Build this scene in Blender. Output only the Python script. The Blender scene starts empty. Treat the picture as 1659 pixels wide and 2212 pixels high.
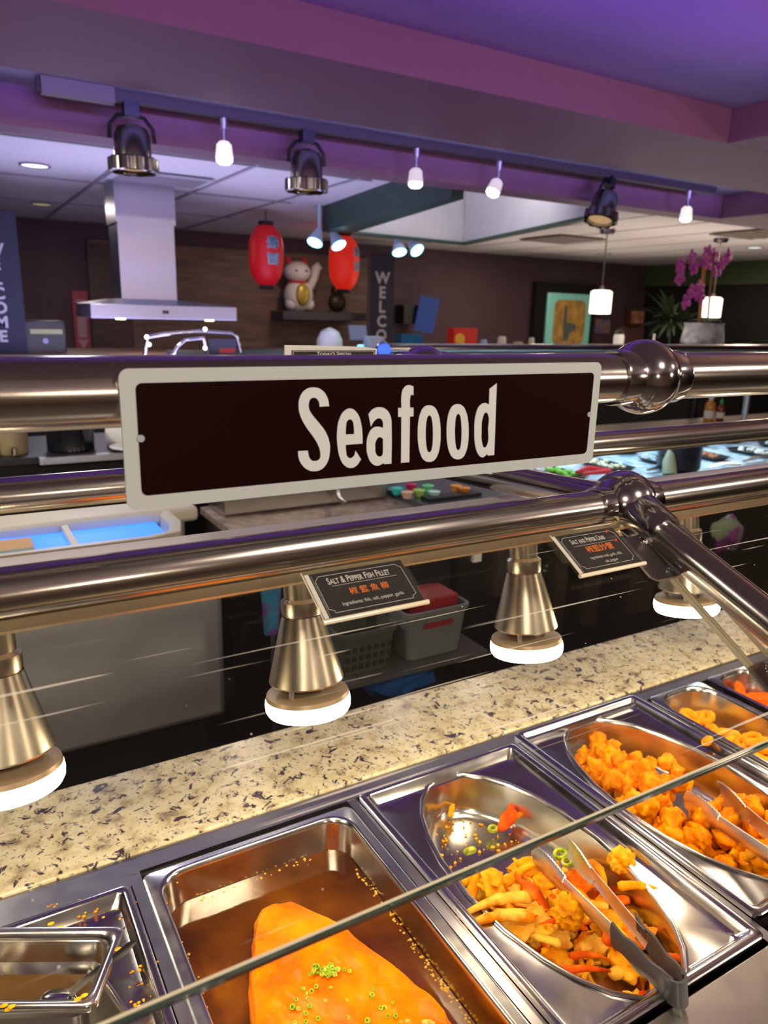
import bpy, bmesh, math, random
from math import sin, cos, pi, radians, atan2, sqrt, tan
from mathutils import Vector, Matrix, Euler, noise
random.seed(7)
SC = bpy.context.scene
COL = SC.collection

# ------------------------------------------------------------------ camera
YAW, PITCH, ROLL, FPX = 0.5339065, 0.26081295, -0.02596786, 1607.26
CAMZ = 1.65
_f = Vector((sin(YAW)*cos(PITCH), cos(YAW)*cos(PITCH), -sin(PITCH)))
_r = Vector((cos(YAW), -sin(YAW), 0)); _d = _f.cross(_r)
R0 = cos(ROLL)*_r + sin(ROLL)*_d
R1 = -sin(ROLL)*_r + cos(ROLL)*_d
cam = bpy.data.cameras.new('camera')
cam.sensor_fit = 'HORIZONTAL'; cam.sensor_width = 36; cam.lens = 36*FPX/1659
cam.clip_start = .02; cam.clip_end = 60
cam.dof.use_dof = True; cam.dof.focus_distance = .80; cam.dof.aperture_fstop = 11
camo = bpy.data.objects.new('camera', cam); COL.objects.link(camo)
camo.matrix_world = Matrix(((R0.x, -R1.x, -_f.x, 0), (R0.y, -R1.y, -_f.y, 0), (R0.z, -R1.z, -_f.z, CAMZ), (0, 0, 0, 1)))
SC.camera = camo

# ------------------------------------------------------------------ world, exposure
SC.view_settings.view_transform = 'Standard'; SC.view_settings.look = 'None'
SC.view_settings.gamma = 1; SC.view_settings.use_curve_mapping = False
SC.view_settings.exposure = 0.28
wd = bpy.data.worlds.new('world'); SC.world = wd; wd.use_nodes = True
wd.node_tree.nodes['Background'].inputs[0].default_value = (.55, .40, .50, 1)
wd.node_tree.nodes['Background'].inputs[1].default_value = .14
SC.cycles.max_bounces = 8; SC.cycles.transparent_max_bounces = 16
SC.cycles.sample_clamp_indirect = 4

def area(name, loc, tgt, size, power, color, sy=None, spread=None):
    l = bpy.data.lights.new(name, 'AREA'); l.energy = power; l.color = color; l.size = size
    if sy: l.shape = 'RECTANGLE'; l.size_y = sy
    if spread: l.spread = radians(spread)
    o = bpy.data.objects.new(name, l); COL.objects.link(o); o.location = loc
    d = Vector(tgt)-Vector(loc); o.rotation_euler = d.to_track_quat('-Z', 'Y').to_euler()
    return o
# cove strips: violet in the raised ceiling tray, blue violet along the track recess
area('cove_light_tray', (1.3, 1.5, 2.1), (1.3, 1.75, 2.49), 2.6, 5.2, (.24, .025, 1.0), .1)
area('cove_light_tray_warm', (2.3, .75, 2.1), (2.3, .8, 2.49), .3, 2.4, (1.0, .62, .25), .5)
area('cove_light_recess', (2.3, 2.87, 2.385), (2.3, 3.2, 2.44), 4.2, 2.3, (.30, .24, 1.0), .02, 60)
# downlights over the customers' side and over the kitchen
for x, y, p in ((-.6, -.9, 20), (1.0, -.7, 20), (2.6, -.6, 16), (-.9, .9, 6)):
    area('customer_downlight', (x, y, 2.47), (x+.1, y+.5, 0), .18, p, (1.0, .84, .66))
for x, y, p, c in ((.9, 6.6, 6, (1, .85, .75)), (3.4, 7.0, 6, (1, .82, .72)), (6.0, 6.6, 16, (1, .80, .62)),
                   (6.6, 4.2, 16, (1, .80, .60)), (8.0, 6.2, 8, (1, .8, .6)), (.6, 4.3, 10, (.8, .82, 1))):
    area('kitchen_downlight', (x, y, 2.40), (x, y, 0), .25, p, c)
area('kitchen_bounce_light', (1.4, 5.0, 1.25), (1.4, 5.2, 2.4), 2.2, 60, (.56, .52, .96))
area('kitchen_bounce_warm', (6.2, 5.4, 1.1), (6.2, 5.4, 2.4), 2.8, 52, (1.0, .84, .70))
area('coffer_light', (3.2, 4.2, 3.0), (3.5, 5.2, 2.5), .6, 12, (1.0, .96, .98))
area('salad_light', (3.2, 2.6, 1.42), (3.2, 2.6, .9), 1.6, 10, (.62, .85, 1.0), .12)

area('freezer_fill_light', (-.5, 2.7, 2.30), (-.2, 2.5, 1.0), .12, 14, (1, .93, .78))  # unseen area light added to brighten the cream freezer
for x, y, z in ((-1.3, -1.6, 1.95), (.5, -2.2, 1.95), (2.6, -1.4, 1.95), (4.0, .2, 1.95)):  # unseen point lights added to brighten soffit, ceiling and rails; no fixtures hang here
    l = bpy.data.lights.new('dining_fill_light', 'POINT'); l.energy = 16; l.color = (1, .80, .60); l.shadow_soft_size = .12
    o = bpy.data.objects.new('dining_fill_light', l); COL.objects.link(o); o.location = (x, y, z)
# ------------------------------------------------------------------ helpers
C0 = Vector((0, 0, CAMZ))
def ray(x, y):
    return R0*((x-829.5)/FPX) + R1*((y-1106.0)/FPX) + _f
def at(x, y, Y):
    r = ray(x, y); return C0 + r*(Y/r.y)
def atz(x, y, z):
    r = ray(x, y); return C0 + r*((z-CAMZ)/r.z)

class MB:
    def __init__(s): s.v = []; s.f = []
    def add(s, v, f):
        k = len(s.v); s.v += [Vector(p) for p in v]; s.f += [tuple(i+k for i in q) for q in f]; return s
    def box(s, c, d, rot=None):
        c = Vector(c); h = Vector(d)/2
        P = [Vector((x*h.x, y*h.y, z*h.z)) for x in (-1, 1) for y in (-1, 1) for z in (-1, 1)]
        if rot: m = Euler(rot).to_matrix(); P = [m@p for p in P]
        return s.add([c+p for p in P], [(0, 1, 3, 2), (4, 6, 7, 5), (0, 4, 5, 1), (2, 3, 7, 6), (0, 2, 6, 4), (1, 5, 7, 3)])
    def bb(s, x0, x1, y0, y1, z0, z1):
        return s.box(((x0+x1)/2, (y0+y1)/2, (z0+z1)/2), (x1-x0, y1-y0, z1-z0))
    def loft(s, loops, cap0=False, cap1=False, closed=True):
        n = len(loops[0]); v = [p for L in loops for p in L]; f = []
        for a in range(len(loops)-1):
            for i in range(n if closed else n-1):
                j = (i+1) % n
                f.append((a*n+i, a*n+j, (a+1)*n+j, (a+1)*n+i))
        if cap0: f.append(tuple(range(n))[::-1])
        if cap1: f.append(tuple((len(loops)-1)*n+i for i in range(n)))
        return s.add(v, f)
    def lathe(s, prof, c=(0, 0, 0), n=32, axis=(0, 0, 1), caps=True):
        ax = Vector(axis).normalized(); q = ax.to_track_quat('Z', 'Y') if abs(ax.z) < .9999 else None
        L = []
        for r, z in prof:
            ring = []
            for i in range(n):
                a = 2*pi*i/n; p = Vector((r*cos(a), r*sin(a), z))
                if q: p = q@p
                elif ax.z < 0: p = Vector((p.x, -p.y, -p.z))
                ring.append(Vector(c)+p)
            L.append(ring)
        return s.loft(L, caps, caps)
    def cyl(s, a, b, r, r2=None, n=20):
        a = Vector(a); b = Vector(b); return s.lathe([(r, 0), (r if r2 is None else r2, (b-a).length)], a, n, b-a)
    def ball(s, c, r, n=24, sc=(1, 1, 1), rot=None):
        m = Euler(rot).to_matrix() if rot else Matrix.Identity(3)
        L = []
        for k in range(n//2+1):
            t = pi*k/(n//2); rr = max(sin(t), 1e-3)
            L.append([Vector(c)+m@Vector((r*sc[0]*rr*cos(2*pi*i/n), r*sc[1]*rr*sin(2*pi*i/n), -r*sc[2]*cos(t))) for i in range(n)])
        return s.loft(L, True, True)
    def tube(s, pts, rad, n=14, flat=None):
        pts = [Vector(p) for p in pts]; L = []; up = None
        for i, p in enumerate(pts):
            d = (pts[min(i+1, len(pts)-1)]-pts[max(i-1, 0)]).normalized()
            if up is None: up = Vector((0, 0, 1)) if abs(d.z) < .9 else Vector((1, 0, 0))
            a = d.cross(up).normalized(); b = a.cross(d).normalized(); up = b
            r = rad[i] if isinstance(rad, (list, tuple)) else rad
            fx, fy = flat if flat else (1, 1)
            L.append([p+a*r*fx*cos(2*pi*k/n)+b*r*fy*sin(2*pi*k/n) for k in range(n)])
        return s.loft(L, True, True)
    def prism(s, poly, z0, z1):
        return s.loft([[Vector((x, y, z0)) for x, y in poly], [Vector((x, y, z1)) for x, y in poly]], True, True)
    def quadprism(s, P, nrm, t):
        n = Vector(nrm)*t; return s.loft([[Vector(p) for p in P], [Vector(p)+n for p in P]], True, True)

def obj(name, mb, m, parent=None, origin=None, smooth=True, ang=35, bevel=0, subs=0):
    """one mesh object; vertices are in world coordinates when origin is given"""
    o0 = Vector(origin) if origin is not None else Vector((0, 0, 0))
    me = bpy.data.meshes.new(name)
    if isinstance(mb, MB):
        me.from_pydata([tuple(p-o0) for p in mb.v], [], mb.f)
    else:
        mb.to_mesh(me); mb.free()
    bm = bmesh.new(); bm.from_mesh(me); bmesh.ops.recalc_face_normals(bm, faces=bm.faces); bm.to_mesh(me); bm.free()
    if smooth:
        me.polygons.foreach_set('use_smooth', [True]*len(me.polygons)); me.set_sharp_from_angle(angle=radians(ang))
    me.materials.append(m)
    o = bpy.data.objects.new(name, me); COL.objects.link(o)
    if parent is not None: o.parent = parent
    elif origin is not None: o.location = o0
    if bevel:
        b = o.modifiers.new('bevel', 'BEVEL'); b.width = bevel; b.segments = 2; b.limit_method = 'ANGLE'
    return o
def tag(o, label=None, cat=None, group=None, kind=None):
    if label: o['label'] = label
    if cat: o['category'] = cat
    if group: o['group'] = group
    if kind: o['kind'] = kind
    return o
def thing(name, loc, label, cat, group=None):
    o = bpy.data.objects.new(name, None); COL.objects.link(o); o.location = loc; o.empty_display_size = .05
    return tag(o, label, cat, group)
def struct(name, mb, m, **k): return tag(obj(name, mb, m, origin=(0, 0, 0), **k), kind='structure')
def dup(root, loc, rz=0, label=None, group=None, rot=None, scale=None):
    r = root.copy(); COL.objects.link(r); r.location = loc; r.rotation_euler = rot if rot else (0, 0, rz)
    if scale: r.scale = (scale,)*3
    if label: r['label'] = label
    if group: r['group'] = group
    for ch in list(root.children):
        c = ch.copy(); COL.objects.link(c); c.parent = r
        for g in list(ch.children):
            d = g.copy(); COL.objects.link(d); d.parent = c
    return r
def text(name, body, size, m, parent, M, xs=1.0, caps=False, bold=0.0, ext=.0002, align='LEFT'):
    c = bpy.data.curves.new(name, 'FONT'); c.body = body; c.size = size; c.extrude = ext; c.offset = bold*size
    c.align_x = align; c.resolution_u = 3
    if caps:
        c.small_caps_scale = .78
        for i, ch in enumerate(body):
            if ch.islower(): c.body_format[i].use_small_caps = True
    t = bpy.data.objects.new(name+'_tmp', c); COL.objects.link(t); bpy.context.view_layer.update()
    me = bpy.data.meshes.new_from_object(t.evaluated_get(bpy.context.evaluated_depsgraph_get()))
    bpy.data.objects.remove(t); bpy.data.curves.remove(c)
    S = Matrix.Diagonal((xs, 1, 1, 1)); me.transform(M@S); me.name = name
    me.materials.clear(); me.materials.append(m)
    o = bpy.data.objects.new(name, me); COL.objects.link(o); o.parent = parent
    return o
def frame(org, xax, yax):
    x = Vector(xax).normalized(); y = Vector(yax).normalized(); z = x.cross(y).normalized()
    o = Vector(org)
    return Matrix(((x.x, y.x, z.x, o.x), (x.y, y.y, z.y, o.y), (x.z, y.z, z.z, o.z), (0, 0, 0, 1)))

# ------------------------------------------------------------------ materials
def mat(name, col, rough=.5, metal=0., emit=None, es=0., spec=None, sss=0, trans=0, coat=0, alpha=None):
    m = bpy.data.materials.new(name); m.use_nodes = True; b = m.node_tree.nodes['Principled BSDF']
    b.inputs['Base Color'].default_value = (*col, 1); b.inputs['Roughness'].default_value = rough
    b.inputs['Metallic'].default_value = metal
    if emit: b.inputs['Emission Color'].default_value = (*emit, 1); b.inputs['Emission Strength'].default_value = es
    if spec is not None: b.inputs['Specular IOR Level'].default_value = spec
    if sss: b.inputs['Subsurface Weight'].default_value = sss; b.inputs['Subsurface Scale'].default_value = .006; b.inputs['Subsurface Radius'].default_value = (1, .4, .1)
    if trans: b.inputs['Transmission Weight'].default_value = trans
    if coat: b.inputs['Coat Weight'].default_value = coat
    return m
def nd(m, t, **k):
    n = m.node_tree.nodes.new(t)
    for a, v in k.items():
        if hasattr(n, a): setattr(n, a, v)
        else: n.inputs[a].default_value = v
    return n
def lk(m, a, b): m.node_tree.links.new(a, b)
def ramp(m, stops, interp='LINEAR'):
    r = m.node_tree.nodes.new('ShaderNodeValToRGB'); e = r.color_ramp; e.interpolation = interp
    while len(e.elements) < len(stops): e.elements.new(.5)
    for el, (p, c) in zip(e.elements, stops): el.position = p; el.color = (*c, 1)
    return r
def noisy(name, c1, c2, scale=20, rough=.5, detail=4, bump=0, bdist=.001, lo=.35, hi=.65, stretch=None, bscale=None, **k):
    m = mat(name, c1, rough, **k); b = m.node_tree.nodes['Principled BSDF']
    tc = nd(m, 'ShaderNodeTexCoord'); src = tc.outputs['Object']
    if stretch:
        mp = nd(m, 'ShaderNodeMapping'); mp.inputs['Scale'].default_value = stretch; lk(m, src, mp.inputs[0]); src = mp.outputs[0]
    n = nd(m, 'ShaderNodeTexNoise', Scale=scale, Detail=detail); lk(m, src, n.inputs['Vector'])
    r = ramp(m, [(lo, c1), (hi, c2)]); lk(m, n.outputs['Fac'], r.inputs[0]); lk(m, r.outputs[0], b.inputs['Base Color'])
    if bump:
        n2 = nd(m, 'ShaderNodeTexNoise', Scale=bscale or scale*3, Detail=3); lk(m, src, n2.inputs['Vector'])
        bp = nd(m, 'ShaderNodeBump', Strength=bump, Distance=bdist); lk(m, n2.outputs['Fac'], bp.inputs['Height']); lk(m, bp.outputs[0], b.inputs['Normal'])
    return m
def steel(name, col=(.56, .54, .52), rough=.25, stretch=(1, 1, 1), bump=.08, scale=300, var=.12):
    m = mat(name, col, rough, 1.0); b = m.node_tree.nodes['Principled BSDF']
    tc = nd(m, 'ShaderNodeTexCoord'); mp = nd(m, 'ShaderNodeMapping'); mp.inputs['Scale'].default_value = stretch
    lk(m, tc.outputs['Object'], mp.inputs[0])
    n = nd(m, 'ShaderNodeTexNoise', Scale=scale, Detail=3); lk(m, mp.outputs[0], n.inputs['Vector'])
    mr = nd(m, 'ShaderNodeMapRange'); mr.inputs['To Min'].default_value = max(.02, rough-var); mr.inputs['To Max'].default_value = rough+var
    lk(m, n.outputs['Fac'], mr.inputs['Value']); lk(m, mr.outputs[0], b.inputs['Roughness'])
    bp = nd(m, 'ShaderNodeBump', Strength=bump, Distance=.0004); lk(m, n.outputs['Fac'], bp.inputs['Height']); lk(m, bp.outputs[0], b.inputs['Normal'])
    return m

M_tube = steel('polished_tube_steel', (.50, .47, .44), .19, (.3, 40, 40), .05, 30, .06)
M_chrome = steel('cast_chrome', (.55, .54, .54), .12, bump=.10, scale=60, var=.05)
M_pan = steel('pan_steel', (.62, .60, .56), .20, bump=.06, scale=40, var=.08)
M_plate = steel('adapter_plate_steel', (.52, .50, .50), .17, bump=.05, scale=25, var=.06)
M_tong = steel('satin_tong_steel', (.82, .80, .76), .34, bump=.03, scale=60, var=.06)
M_deck = steel('deck_steel', (.36, .35, .37), .32, (1, 1, 1), .05, 40, .07)
M_front = steel('front_ledge_steel', (.60, .57, .52), .32, bump=.05, scale=30, var=.08)
M_brush = steel('brushed_lamp_steel', (.66, .58, .44), .30, (1, 1, 30), .02, 20, .04)
M_darksteel = steel('dark_cabinet_steel', (.22, .20, .18), .3, (40, 40, 1), .1, 10, .1)
M_blackmetal = steel('black_nickel', (.34, .32, .31), .30, bump=.03, scale=60, var=.05)
M_rubber = mat('grey_rubber', (.055, .055, .06), .45)
M_signwhite = mat('sign_white', (.46, .50, .52), .35)
M_signdark = noisy('sign_dark_brown', (.009, .002, .002), (.012, .003, .003), 6, .25, spec=.12)
M_letter = mat('sign_letter_white', (.60, .64, .66), .35)
M_cardblack = mat('card_black', (.012, .011, .013), .4)
M_cardwhite = mat('card_print_white', (.62, .62, .62), .5)
M_cardorange = mat('card_print_orange', (.85, .20, .02), .5)
M_cardred = mat('card_print_red', (.75, .03, .03), .5)
M_paper = mat('paper_white', (.7, .7, .68), .6)
M_orangecloth = None

def glassmix(name, tint, ior, gloss_rough=.02, haze=0, scratches=False, base=.0):
    m = bpy.data.materials.new(name); m.use_nodes = True; nt = m.node_tree; nt.nodes.clear()
    out = nd(m, 'ShaderNodeOutputMaterial'); tr = nd(m, 'ShaderNodeBsdfTransparent'); tr.inputs[0].default_value = (*tint, 1)
    gl = nd(m, 'ShaderNodeBsdfGlossy'); gl.inputs['Roughness'].default_value = gloss_rough
    fr = nd(m, 'ShaderNodeFresnel', IOR=ior); mx = nd(m, 'ShaderNodeMixShader')
    ad = nd(m, 'ShaderNodeMath', operation='ADD'); ad.use_clamp = True; ad.inputs[1].default_value = base
    ge = nd(m, 'ShaderNodeNewGeometry'); iv = nd(m, 'ShaderNodeMath', operation='SUBTRACT'); iv.inputs[0].default_value = 1; lk(m, ge.outputs['Backfacing'], iv.inputs[1])
    ml = nd(m, 'ShaderNodeMath', operation='MULTIPLY'); lk(m, fr.outputs[0], ad.inputs[0]); lk(m, ad.outputs[0], ml.inputs[0]); lk(m, iv.outputs[0], ml.inputs[1]); lk(m, ml.outputs[0], mx.inputs[0]); lk(m, tr.outputs[0], mx.inputs[1]); lk(m, gl.outputs[0], mx.inputs[2])
    res = mx.outputs[0]
    if haze or scratches:
        df = nd(m, 'ShaderNodeBsdfDiffuse'); df.inputs[0].default_value = (.9, .85, .75, 1)
        m2 = nd(m, 'ShaderNodeMixShader'); lk(m, res, m2.inputs[1]); lk(m, df.outputs[0], m2.inputs[2])
        if scratches:
            tc = nd(m, 'ShaderNodeTexCoord'); total = None
            for (rz, sx, sy, seed, th, amp) in ((0.05, 1.2, 90, 0, .70, .5), (-.12, 1.6, 120, 3, .715, .45), (.9, 3, 60, 9, .76, .35)):
                mp = nd(m, 'ShaderNodeMapping'); mp.inputs['Rotation'].default_value = (0, 0, rz); mp.inputs['Scale'].default_value = (sx, sy, sy); mp.inputs['Location'].default_value = (seed, seed, 0)
                lk(m, tc.outputs['Object'], mp.inputs[0])
                n = nd(m, 'ShaderNodeTexNoise', Scale=2.2, Detail=1.5); lk(m, mp.outputs[0], n.inputs['Vector'])
                r = nd(m, 'ShaderNodeMapRange'); r.inputs['From Min'].default_value = th; r.inputs['From Max'].default_value = th+.03; r.inputs['To Max'].default_value = amp
                lk(m, n.outputs['Fac'], r.inputs['Value'])
                if total is None: total = r.outputs[0]
                else:
                    a = nd(m, 'ShaderNodeMath', operation='ADD'); lk(m, total, a.inputs[0]); lk(m, r.outputs[0], a.inputs[1]); total = a.outputs[0]
            vo = nd(m, 'ShaderNodeTexVoronoi', Scale=55); lk(m, tc.outputs['Object'], vo.inputs['Vector'])
            r = nd(m, 'ShaderNodeMapRange'); r.inputs['From Min'].default_value = .05; r.inputs['From Max'].default_value = .03; r.inputs['To Max'].default_value = .5
            lk(m, vo.outputs['Distance'], r.inputs['Value'])
            a = nd(m, 'ShaderNodeMath', operation='ADD'); lk(m, total, a.inputs[0]); lk(m, r.outputs[0], a.inputs[1])
            b = nd(m, 'ShaderNodeMath', operation='ADD'); b.use_clamp = True; lk(m, a.outputs[0], b.inputs[0]); b.inputs[1].default_value = haze
            lk(m, b.outputs[0], m2.inputs[0])
        else: m2.inputs[0].default_value = haze
        res = m2.outputs[0]
    lk(m, res, out.inputs[0]); return m
M_glass = glassmix('sneeze_guard_glass', (.96, .98, .96), 1.33, .02, .004, True)
M_acryl = glassmix('clear_acrylic', (.97, .97, .95), 1.3, .04, .01)
M_acryledge = mat('acrylic_edge', (.80, .72, .52), .15, spec=.8)
M_glassedge = noisy('green_glass_edge', (.020, .045, .035), (.07, .10, .08), 30, .12, stretch=(1, 6, 6), spec=.8)
M_glassedge_top = mat('glass_edge_polished', (.60, .55, .40), .15, spec=1.0)
M_lampglow = mat('lamp_diffuser_glow', (1, 1, 1), .5, emit=(1.0, .79, .52), es=27)
M_lampring = mat('lamp_copper_plate', (.48, .34, .20), .4, .35)

# granite
M_granite = mat('speckled_granite', (.6, .55, .4), .22)
def _granite(m):
    b = m.node_tree.nodes['Principled BSDF']; tc = nd(m, 'ShaderNodeTexCoord'); v = tc.outputs['Object']
    n1 = nd(m, 'ShaderNodeTexNoise', Scale=28, Detail=6, Roughness=.6); lk(m, v, n1.inputs['Vector'])
    r1 = ramp(m, [(.30, (.22, .17, .10)), (.43, (.52, .44, .25)), (.58, (.66, .59, .38)), (.75, (.40, .37, .30))]); lk(m, n1.outputs['Fac'], r1.inputs[0])
    n2 = nd(m, 'ShaderNodeTexNoise', Scale=58, Detail=4, Roughness=.6, Distortion=.8); lk(m, v, n2.inputs['Vector'])
    r2 = ramp(m, [(.565, (0, 0, 0)), (.62, (1, 1, 1))]); lk(m, n2.outputs['Fac'], r2.inputs[0])
    mx = nd(m, 'ShaderNodeMix', data_type='RGBA'); lk(m, r2.outputs[0], mx.inputs[0]); lk(m, r1.outputs[0], mx.inputs[6]); mx.inputs[7].default_value = (.035, .022, .035, 1)
    n3 = nd(m, 'ShaderNodeTexNoise', Scale=160, Detail=2); lk(m, v, n3.inputs['Vector'])
    r3 = ramp(m, [(.60, (0, 0, 0)), (.70, (1, 1, 1))]); lk(m, n3.outputs['Fac'], r3.inputs[0])
    mx2 = nd(m, 'ShaderNodeMix', data_type='RGBA'); lk(m, r3.outputs[0], mx2.inputs[0]); lk(m, mx.outputs[2], mx2.inputs[6]); mx2.inputs[7].default_value = (.20, .17, .17, 1)
    lk(m, mx2.outputs[2], b.inputs['Base Color'])
_granite(M_granite)

M_purple = noisy('mauve_paint', (.26, .115, .165), (.28, .125, .18), 3, .6)
M_traypaint = noisy('ceiling_tray_paint', (.30, .22, .34), (.33, .24, .36), 2, .7)
M_recess = mat('recess_paint', (.34, .30, .38), .6)
M_wallmauve = noisy('dark_mauve_wall', (.085, .045, .058), (.095, .052, .066), 2, .7)
M_tile = noisy('ceiling_tile', (.60, .56, .56), (.66, .62, .62), 60, .9)
M_grid = mat('ceiling_grid_dark', (.30, .27, .29), .7)
M_green = mat('dark_green_paint', (.030, .075, .050), .5)
M_coffer = noisy('coffer_white', (.62, .60, .62), (.66, .64, .66), 8, .8)
M_black = mat('black_void', (.006, .006, .006), .7)
M_floor = noisy('floor_tile', (.06, .045, .04), (.09, .07, .06), 4, .4)
M_darkwood = noisy('dark_wood', (.05, .022, .014), (.09, .042, .025), 5, .5, stretch=(1, 1, 9), bump=.2)
M_white = mat('white_plastic', (.75, .75, .74), .4)
M_cream = mat('cream_enamel', (.58, .54, .44), .45)
M_blackplastic = mat('black_plastic', (.012, .012, .014), .35)

# ------------------------------------------------------------------ the room
struct('floor', MB().bb(-5, 9.4, -4, 8.3, -.05, 0), M_floor)
struct('wall_back', MB().bb(-5, 9.5, 8.2, 8.35, 0, 2.6), M_wallmauve)
struct('wall_left', MB().bb(-5.1, -5, -4, 8.3, 0, 2.8), M_wallmauve)
struct('wall_front', MB().bb(-5, 9.4, -4.1, -4, 0, 2.8), noisy('warm_wall', (.25, .16, .12), (.28, .19, .14), 2, .7))
struct('wall_right', MB().bb(9.36, 9.46, -4, 8.2, 0, 2.14), M_black)
struct('trim_1', MB().bb(9.30, 9.46, -4, 8.19, 2.14, 2.6), mat('olive_green_paint', (.055, .08, .03), .6))
# raised tray ceiling above the buffet line, its side, the soffit, the recess and the header
struct('ceiling', MB().bb(-5, 9.4, -4, 2.189, 2.49, 2.55), M_traypaint)
XT = 2.89
so = MB().bb(-5, 9.4, 2.19, 2.84, 2.36, 2.60)
struct('trim_2', so, M_purple)
struct('trim_3', MB().bb(XT, 9.4, .2, 2.188, 2.36, 2.489), M_purple)
struct('ceiling_2', MB().bb(-5, 9.4, 2.845, 3.34, 2.433, 2.48), M_recess)
hd = MB().bb(-5, 9.35, 3.34, 3.50, 2.293, 2.60)
struct('trim_4', hd, M_purple)
struct('trim_5', MB().bb(4.43, 9.3, 2.86, 3.335, 2.293, 2.43), M_purple)
# kitchen ceiling: tiles with a white coffer framed by green beams
kc = MB().bb(-5, 2.68, 5.60, 8.2, 2.44, 2.47).bb(2.68, 9.36, 5.74, 8.2, 2.44, 2.47)
kc.prism([(-5, 3.5), (2.44, 3.5), (2.68, 5.6), (-5, 5.6)], 2.44, 2.47)
kc.prism([(4.16, 5.74), (3.60, 3.50), (9.36, 3.50), (9.36, 5.74)], 2.44, 2.47)
struct('ceiling_4', kc, M_tile)
g = MB()
for i in range(-6, 15):
    x = 1.0+.65*i
    if x < 2.4: g.bb(x-.012, x+.012, 3.52, 8.19, 2.432, 2.4395)
    elif x > 4.3: g.bb(x-.008, x+.008, 5.8 if x < 4.4 else 3.52, 8.19, 2.436, 2.4395)
for i in range(4):
    y = 4.32+1.24*i
    g.bb(-5, 2.4, y-.012, y+.012, 2.431, 2.4385)
struct('trim_6', g, M_grid)
bmx = MB().prism([(2.68, 5.60), (2.44, 3.51), (2.52, 3.51), (2.92, 5.58)], 2.254, 2.50)
bmx.prism([(2.90, 5.54), (4.14, 5.66), (4.14, 5.73), (2.68, 5.60)], 2.254, 2.274)
bmx.prism([(4.08, 5.66), (3.55, 3.51), (3.62, 3.51), (4.16, 5.72)], 2.254, 2.274)
struct('trim_7', bmx, M_green)
cf = MB().prism([(2.925, 5.56), (4.10, 5.68), (4.10, 5.74), (2.925, 5.62)], 2.275, 3.1)
cf.prism([(2.925, 5.56), (2.525, 3.51), (2.50, 3.51), (2.90, 5.56)], 2.505, 3.1)
cf.prism([(4.085, 5.66), (3.56, 3.51), (3.60, 3.51), (4.125, 5.66)], 2.275, 3.1)
cf.bb(2.4, 4.2, 3.51, 5.7, 3.1, 3.14)
struct('ceiling_5', cf, M_coffer)

# ------------------------------------------------------------------ track with lamps
TY = 3.2
tr = thing('lighting_track', (.41, TY, 2.43), 'long bronze lighting track running along the violet ceiling recess', 'lighting track')
M_bronze = mat('track_bronze', (.055, .040, .025), .5)
obj('rail', MB().bb(.40, 4.15, TY-.02, TY+.02, 2.396, 2.432), M_bronze, tr, (.41, TY, 2.43))
obj('feed_box', MB().bb(.41, .66, TY-.055, TY-.012, 2.375, 2.431), mat('track_feed_tan', (.16, .125, .08), .5), tr, (.41, TY, 2.43))
M_canchrome = steel('can_chrome', (.35, .33, .30), .18, bump=.02, scale=20, var=.05)
M_canwarm = mat('can_lens_warm', (.3, .2, .1), .3, emit=(1, .6, .25), es=.35)
def par_can():
    t = thing('track_spotlight', (0, 0, 0), 'chrome can spotlight', 'spotlight', 'chrome can spotlights on the track')
    obj('mount', MB().box((0, 0, -.02), (.055, .05, .05)), M_blackplastic, t)
    obj('yoke', MB().tube([(-.085, 0, -.13), (-.08, 0, -.08), (-.05, 0, -.045), (0, 0, -.035), (.05, 0, -.045), (.08, 0, -.08), (.085, 0, -.13)], .008, 8), M_blackplastic, t)
    b = obj('body', MB().lathe([(.02, -.07), (.055, -.085), (.068, -.11), (.07, -.19), (.078, -.195), (.082, -.235), (.07, -.24), (.066, -.21)], (0, 0, 0), 24, caps=False), M_canchrome, t)
    r = MB().loft([[Vector(((q_+(.009 if (i//2) % 2 else 0))*cos(2*pi*i/40), (q_+(.009 if (i//2) % 2 else 0))*sin(2*pi*i/40), z_)) for i in range(40)] for q_, z_ in ((.080, -.19), (.086, -.195), (.086, -.240), (.078, -.243))])
    obj('colour_frame', r, M_canchrome, b)
    obj('lens', MB().lathe([(.064, -.222), (.064, -.226)], (0, 0, 0), 20), M_canwarm, t)
    return t
cans = [(.725, 'chrome can spotlight at the left of the track, above the stainless hood', 0), (1.457, 'middle chrome can spotlight on the track, hanging upright left of the two red lanterns', 0),
        (3.28, 'chrome can spotlight tilted aside near the right end of the track', .45)]
p0 = par_can()
for i, (x, lab, ti) in enumerate(cans):
    if i == 0: o = p0; o.location = (x, TY, 2.3945); o['label'] = lab
    else: o = dup(p0, (x, TY, 2.3945), 0, lab, rot=(0, ti*.75, .3 if ti else 0))
M_shade = mat('frosted_shade', (.8, .8, .8), .4, emit=(1, .92, .85), es=.7)
M_bulb = mat('spot_bulb', (1, 1, 1), .4, emit=(1, .96, .85), es=2.6)
M_stem = mat('stem_nickel', (.45, .42, .42), .35, .8)
def mini_spot(tx, ty, em):
    t = thing('mini_spotlight', (0, 0, 0), 'small frosted track lamp', 'spotlight', 'small frosted lamps on the track')
    obj('stem', MB().cyl((0, 0, .0), (0, 0, -.04), .016, .014).cyl((0, 0, -.03), (0, 0, -.085), .007), M_stem, t)
    e = Euler((ty, tx, 0)).to_matrix(); b = Vector((0, 0, -.085)); ax = e@Vector((0, 0, -1))
    s = obj('lamp_shade', MB().lathe([(.018, 0), (.030, .012), (.036, .06), (.034, .062)], b, 20, ax), em, t)
    obj('bulb', MB().lathe([(.033, .0625), (.034, .075), (.022, .086), (.001, .089)], b, 20, ax), M_bulb, t)
    return t
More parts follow.
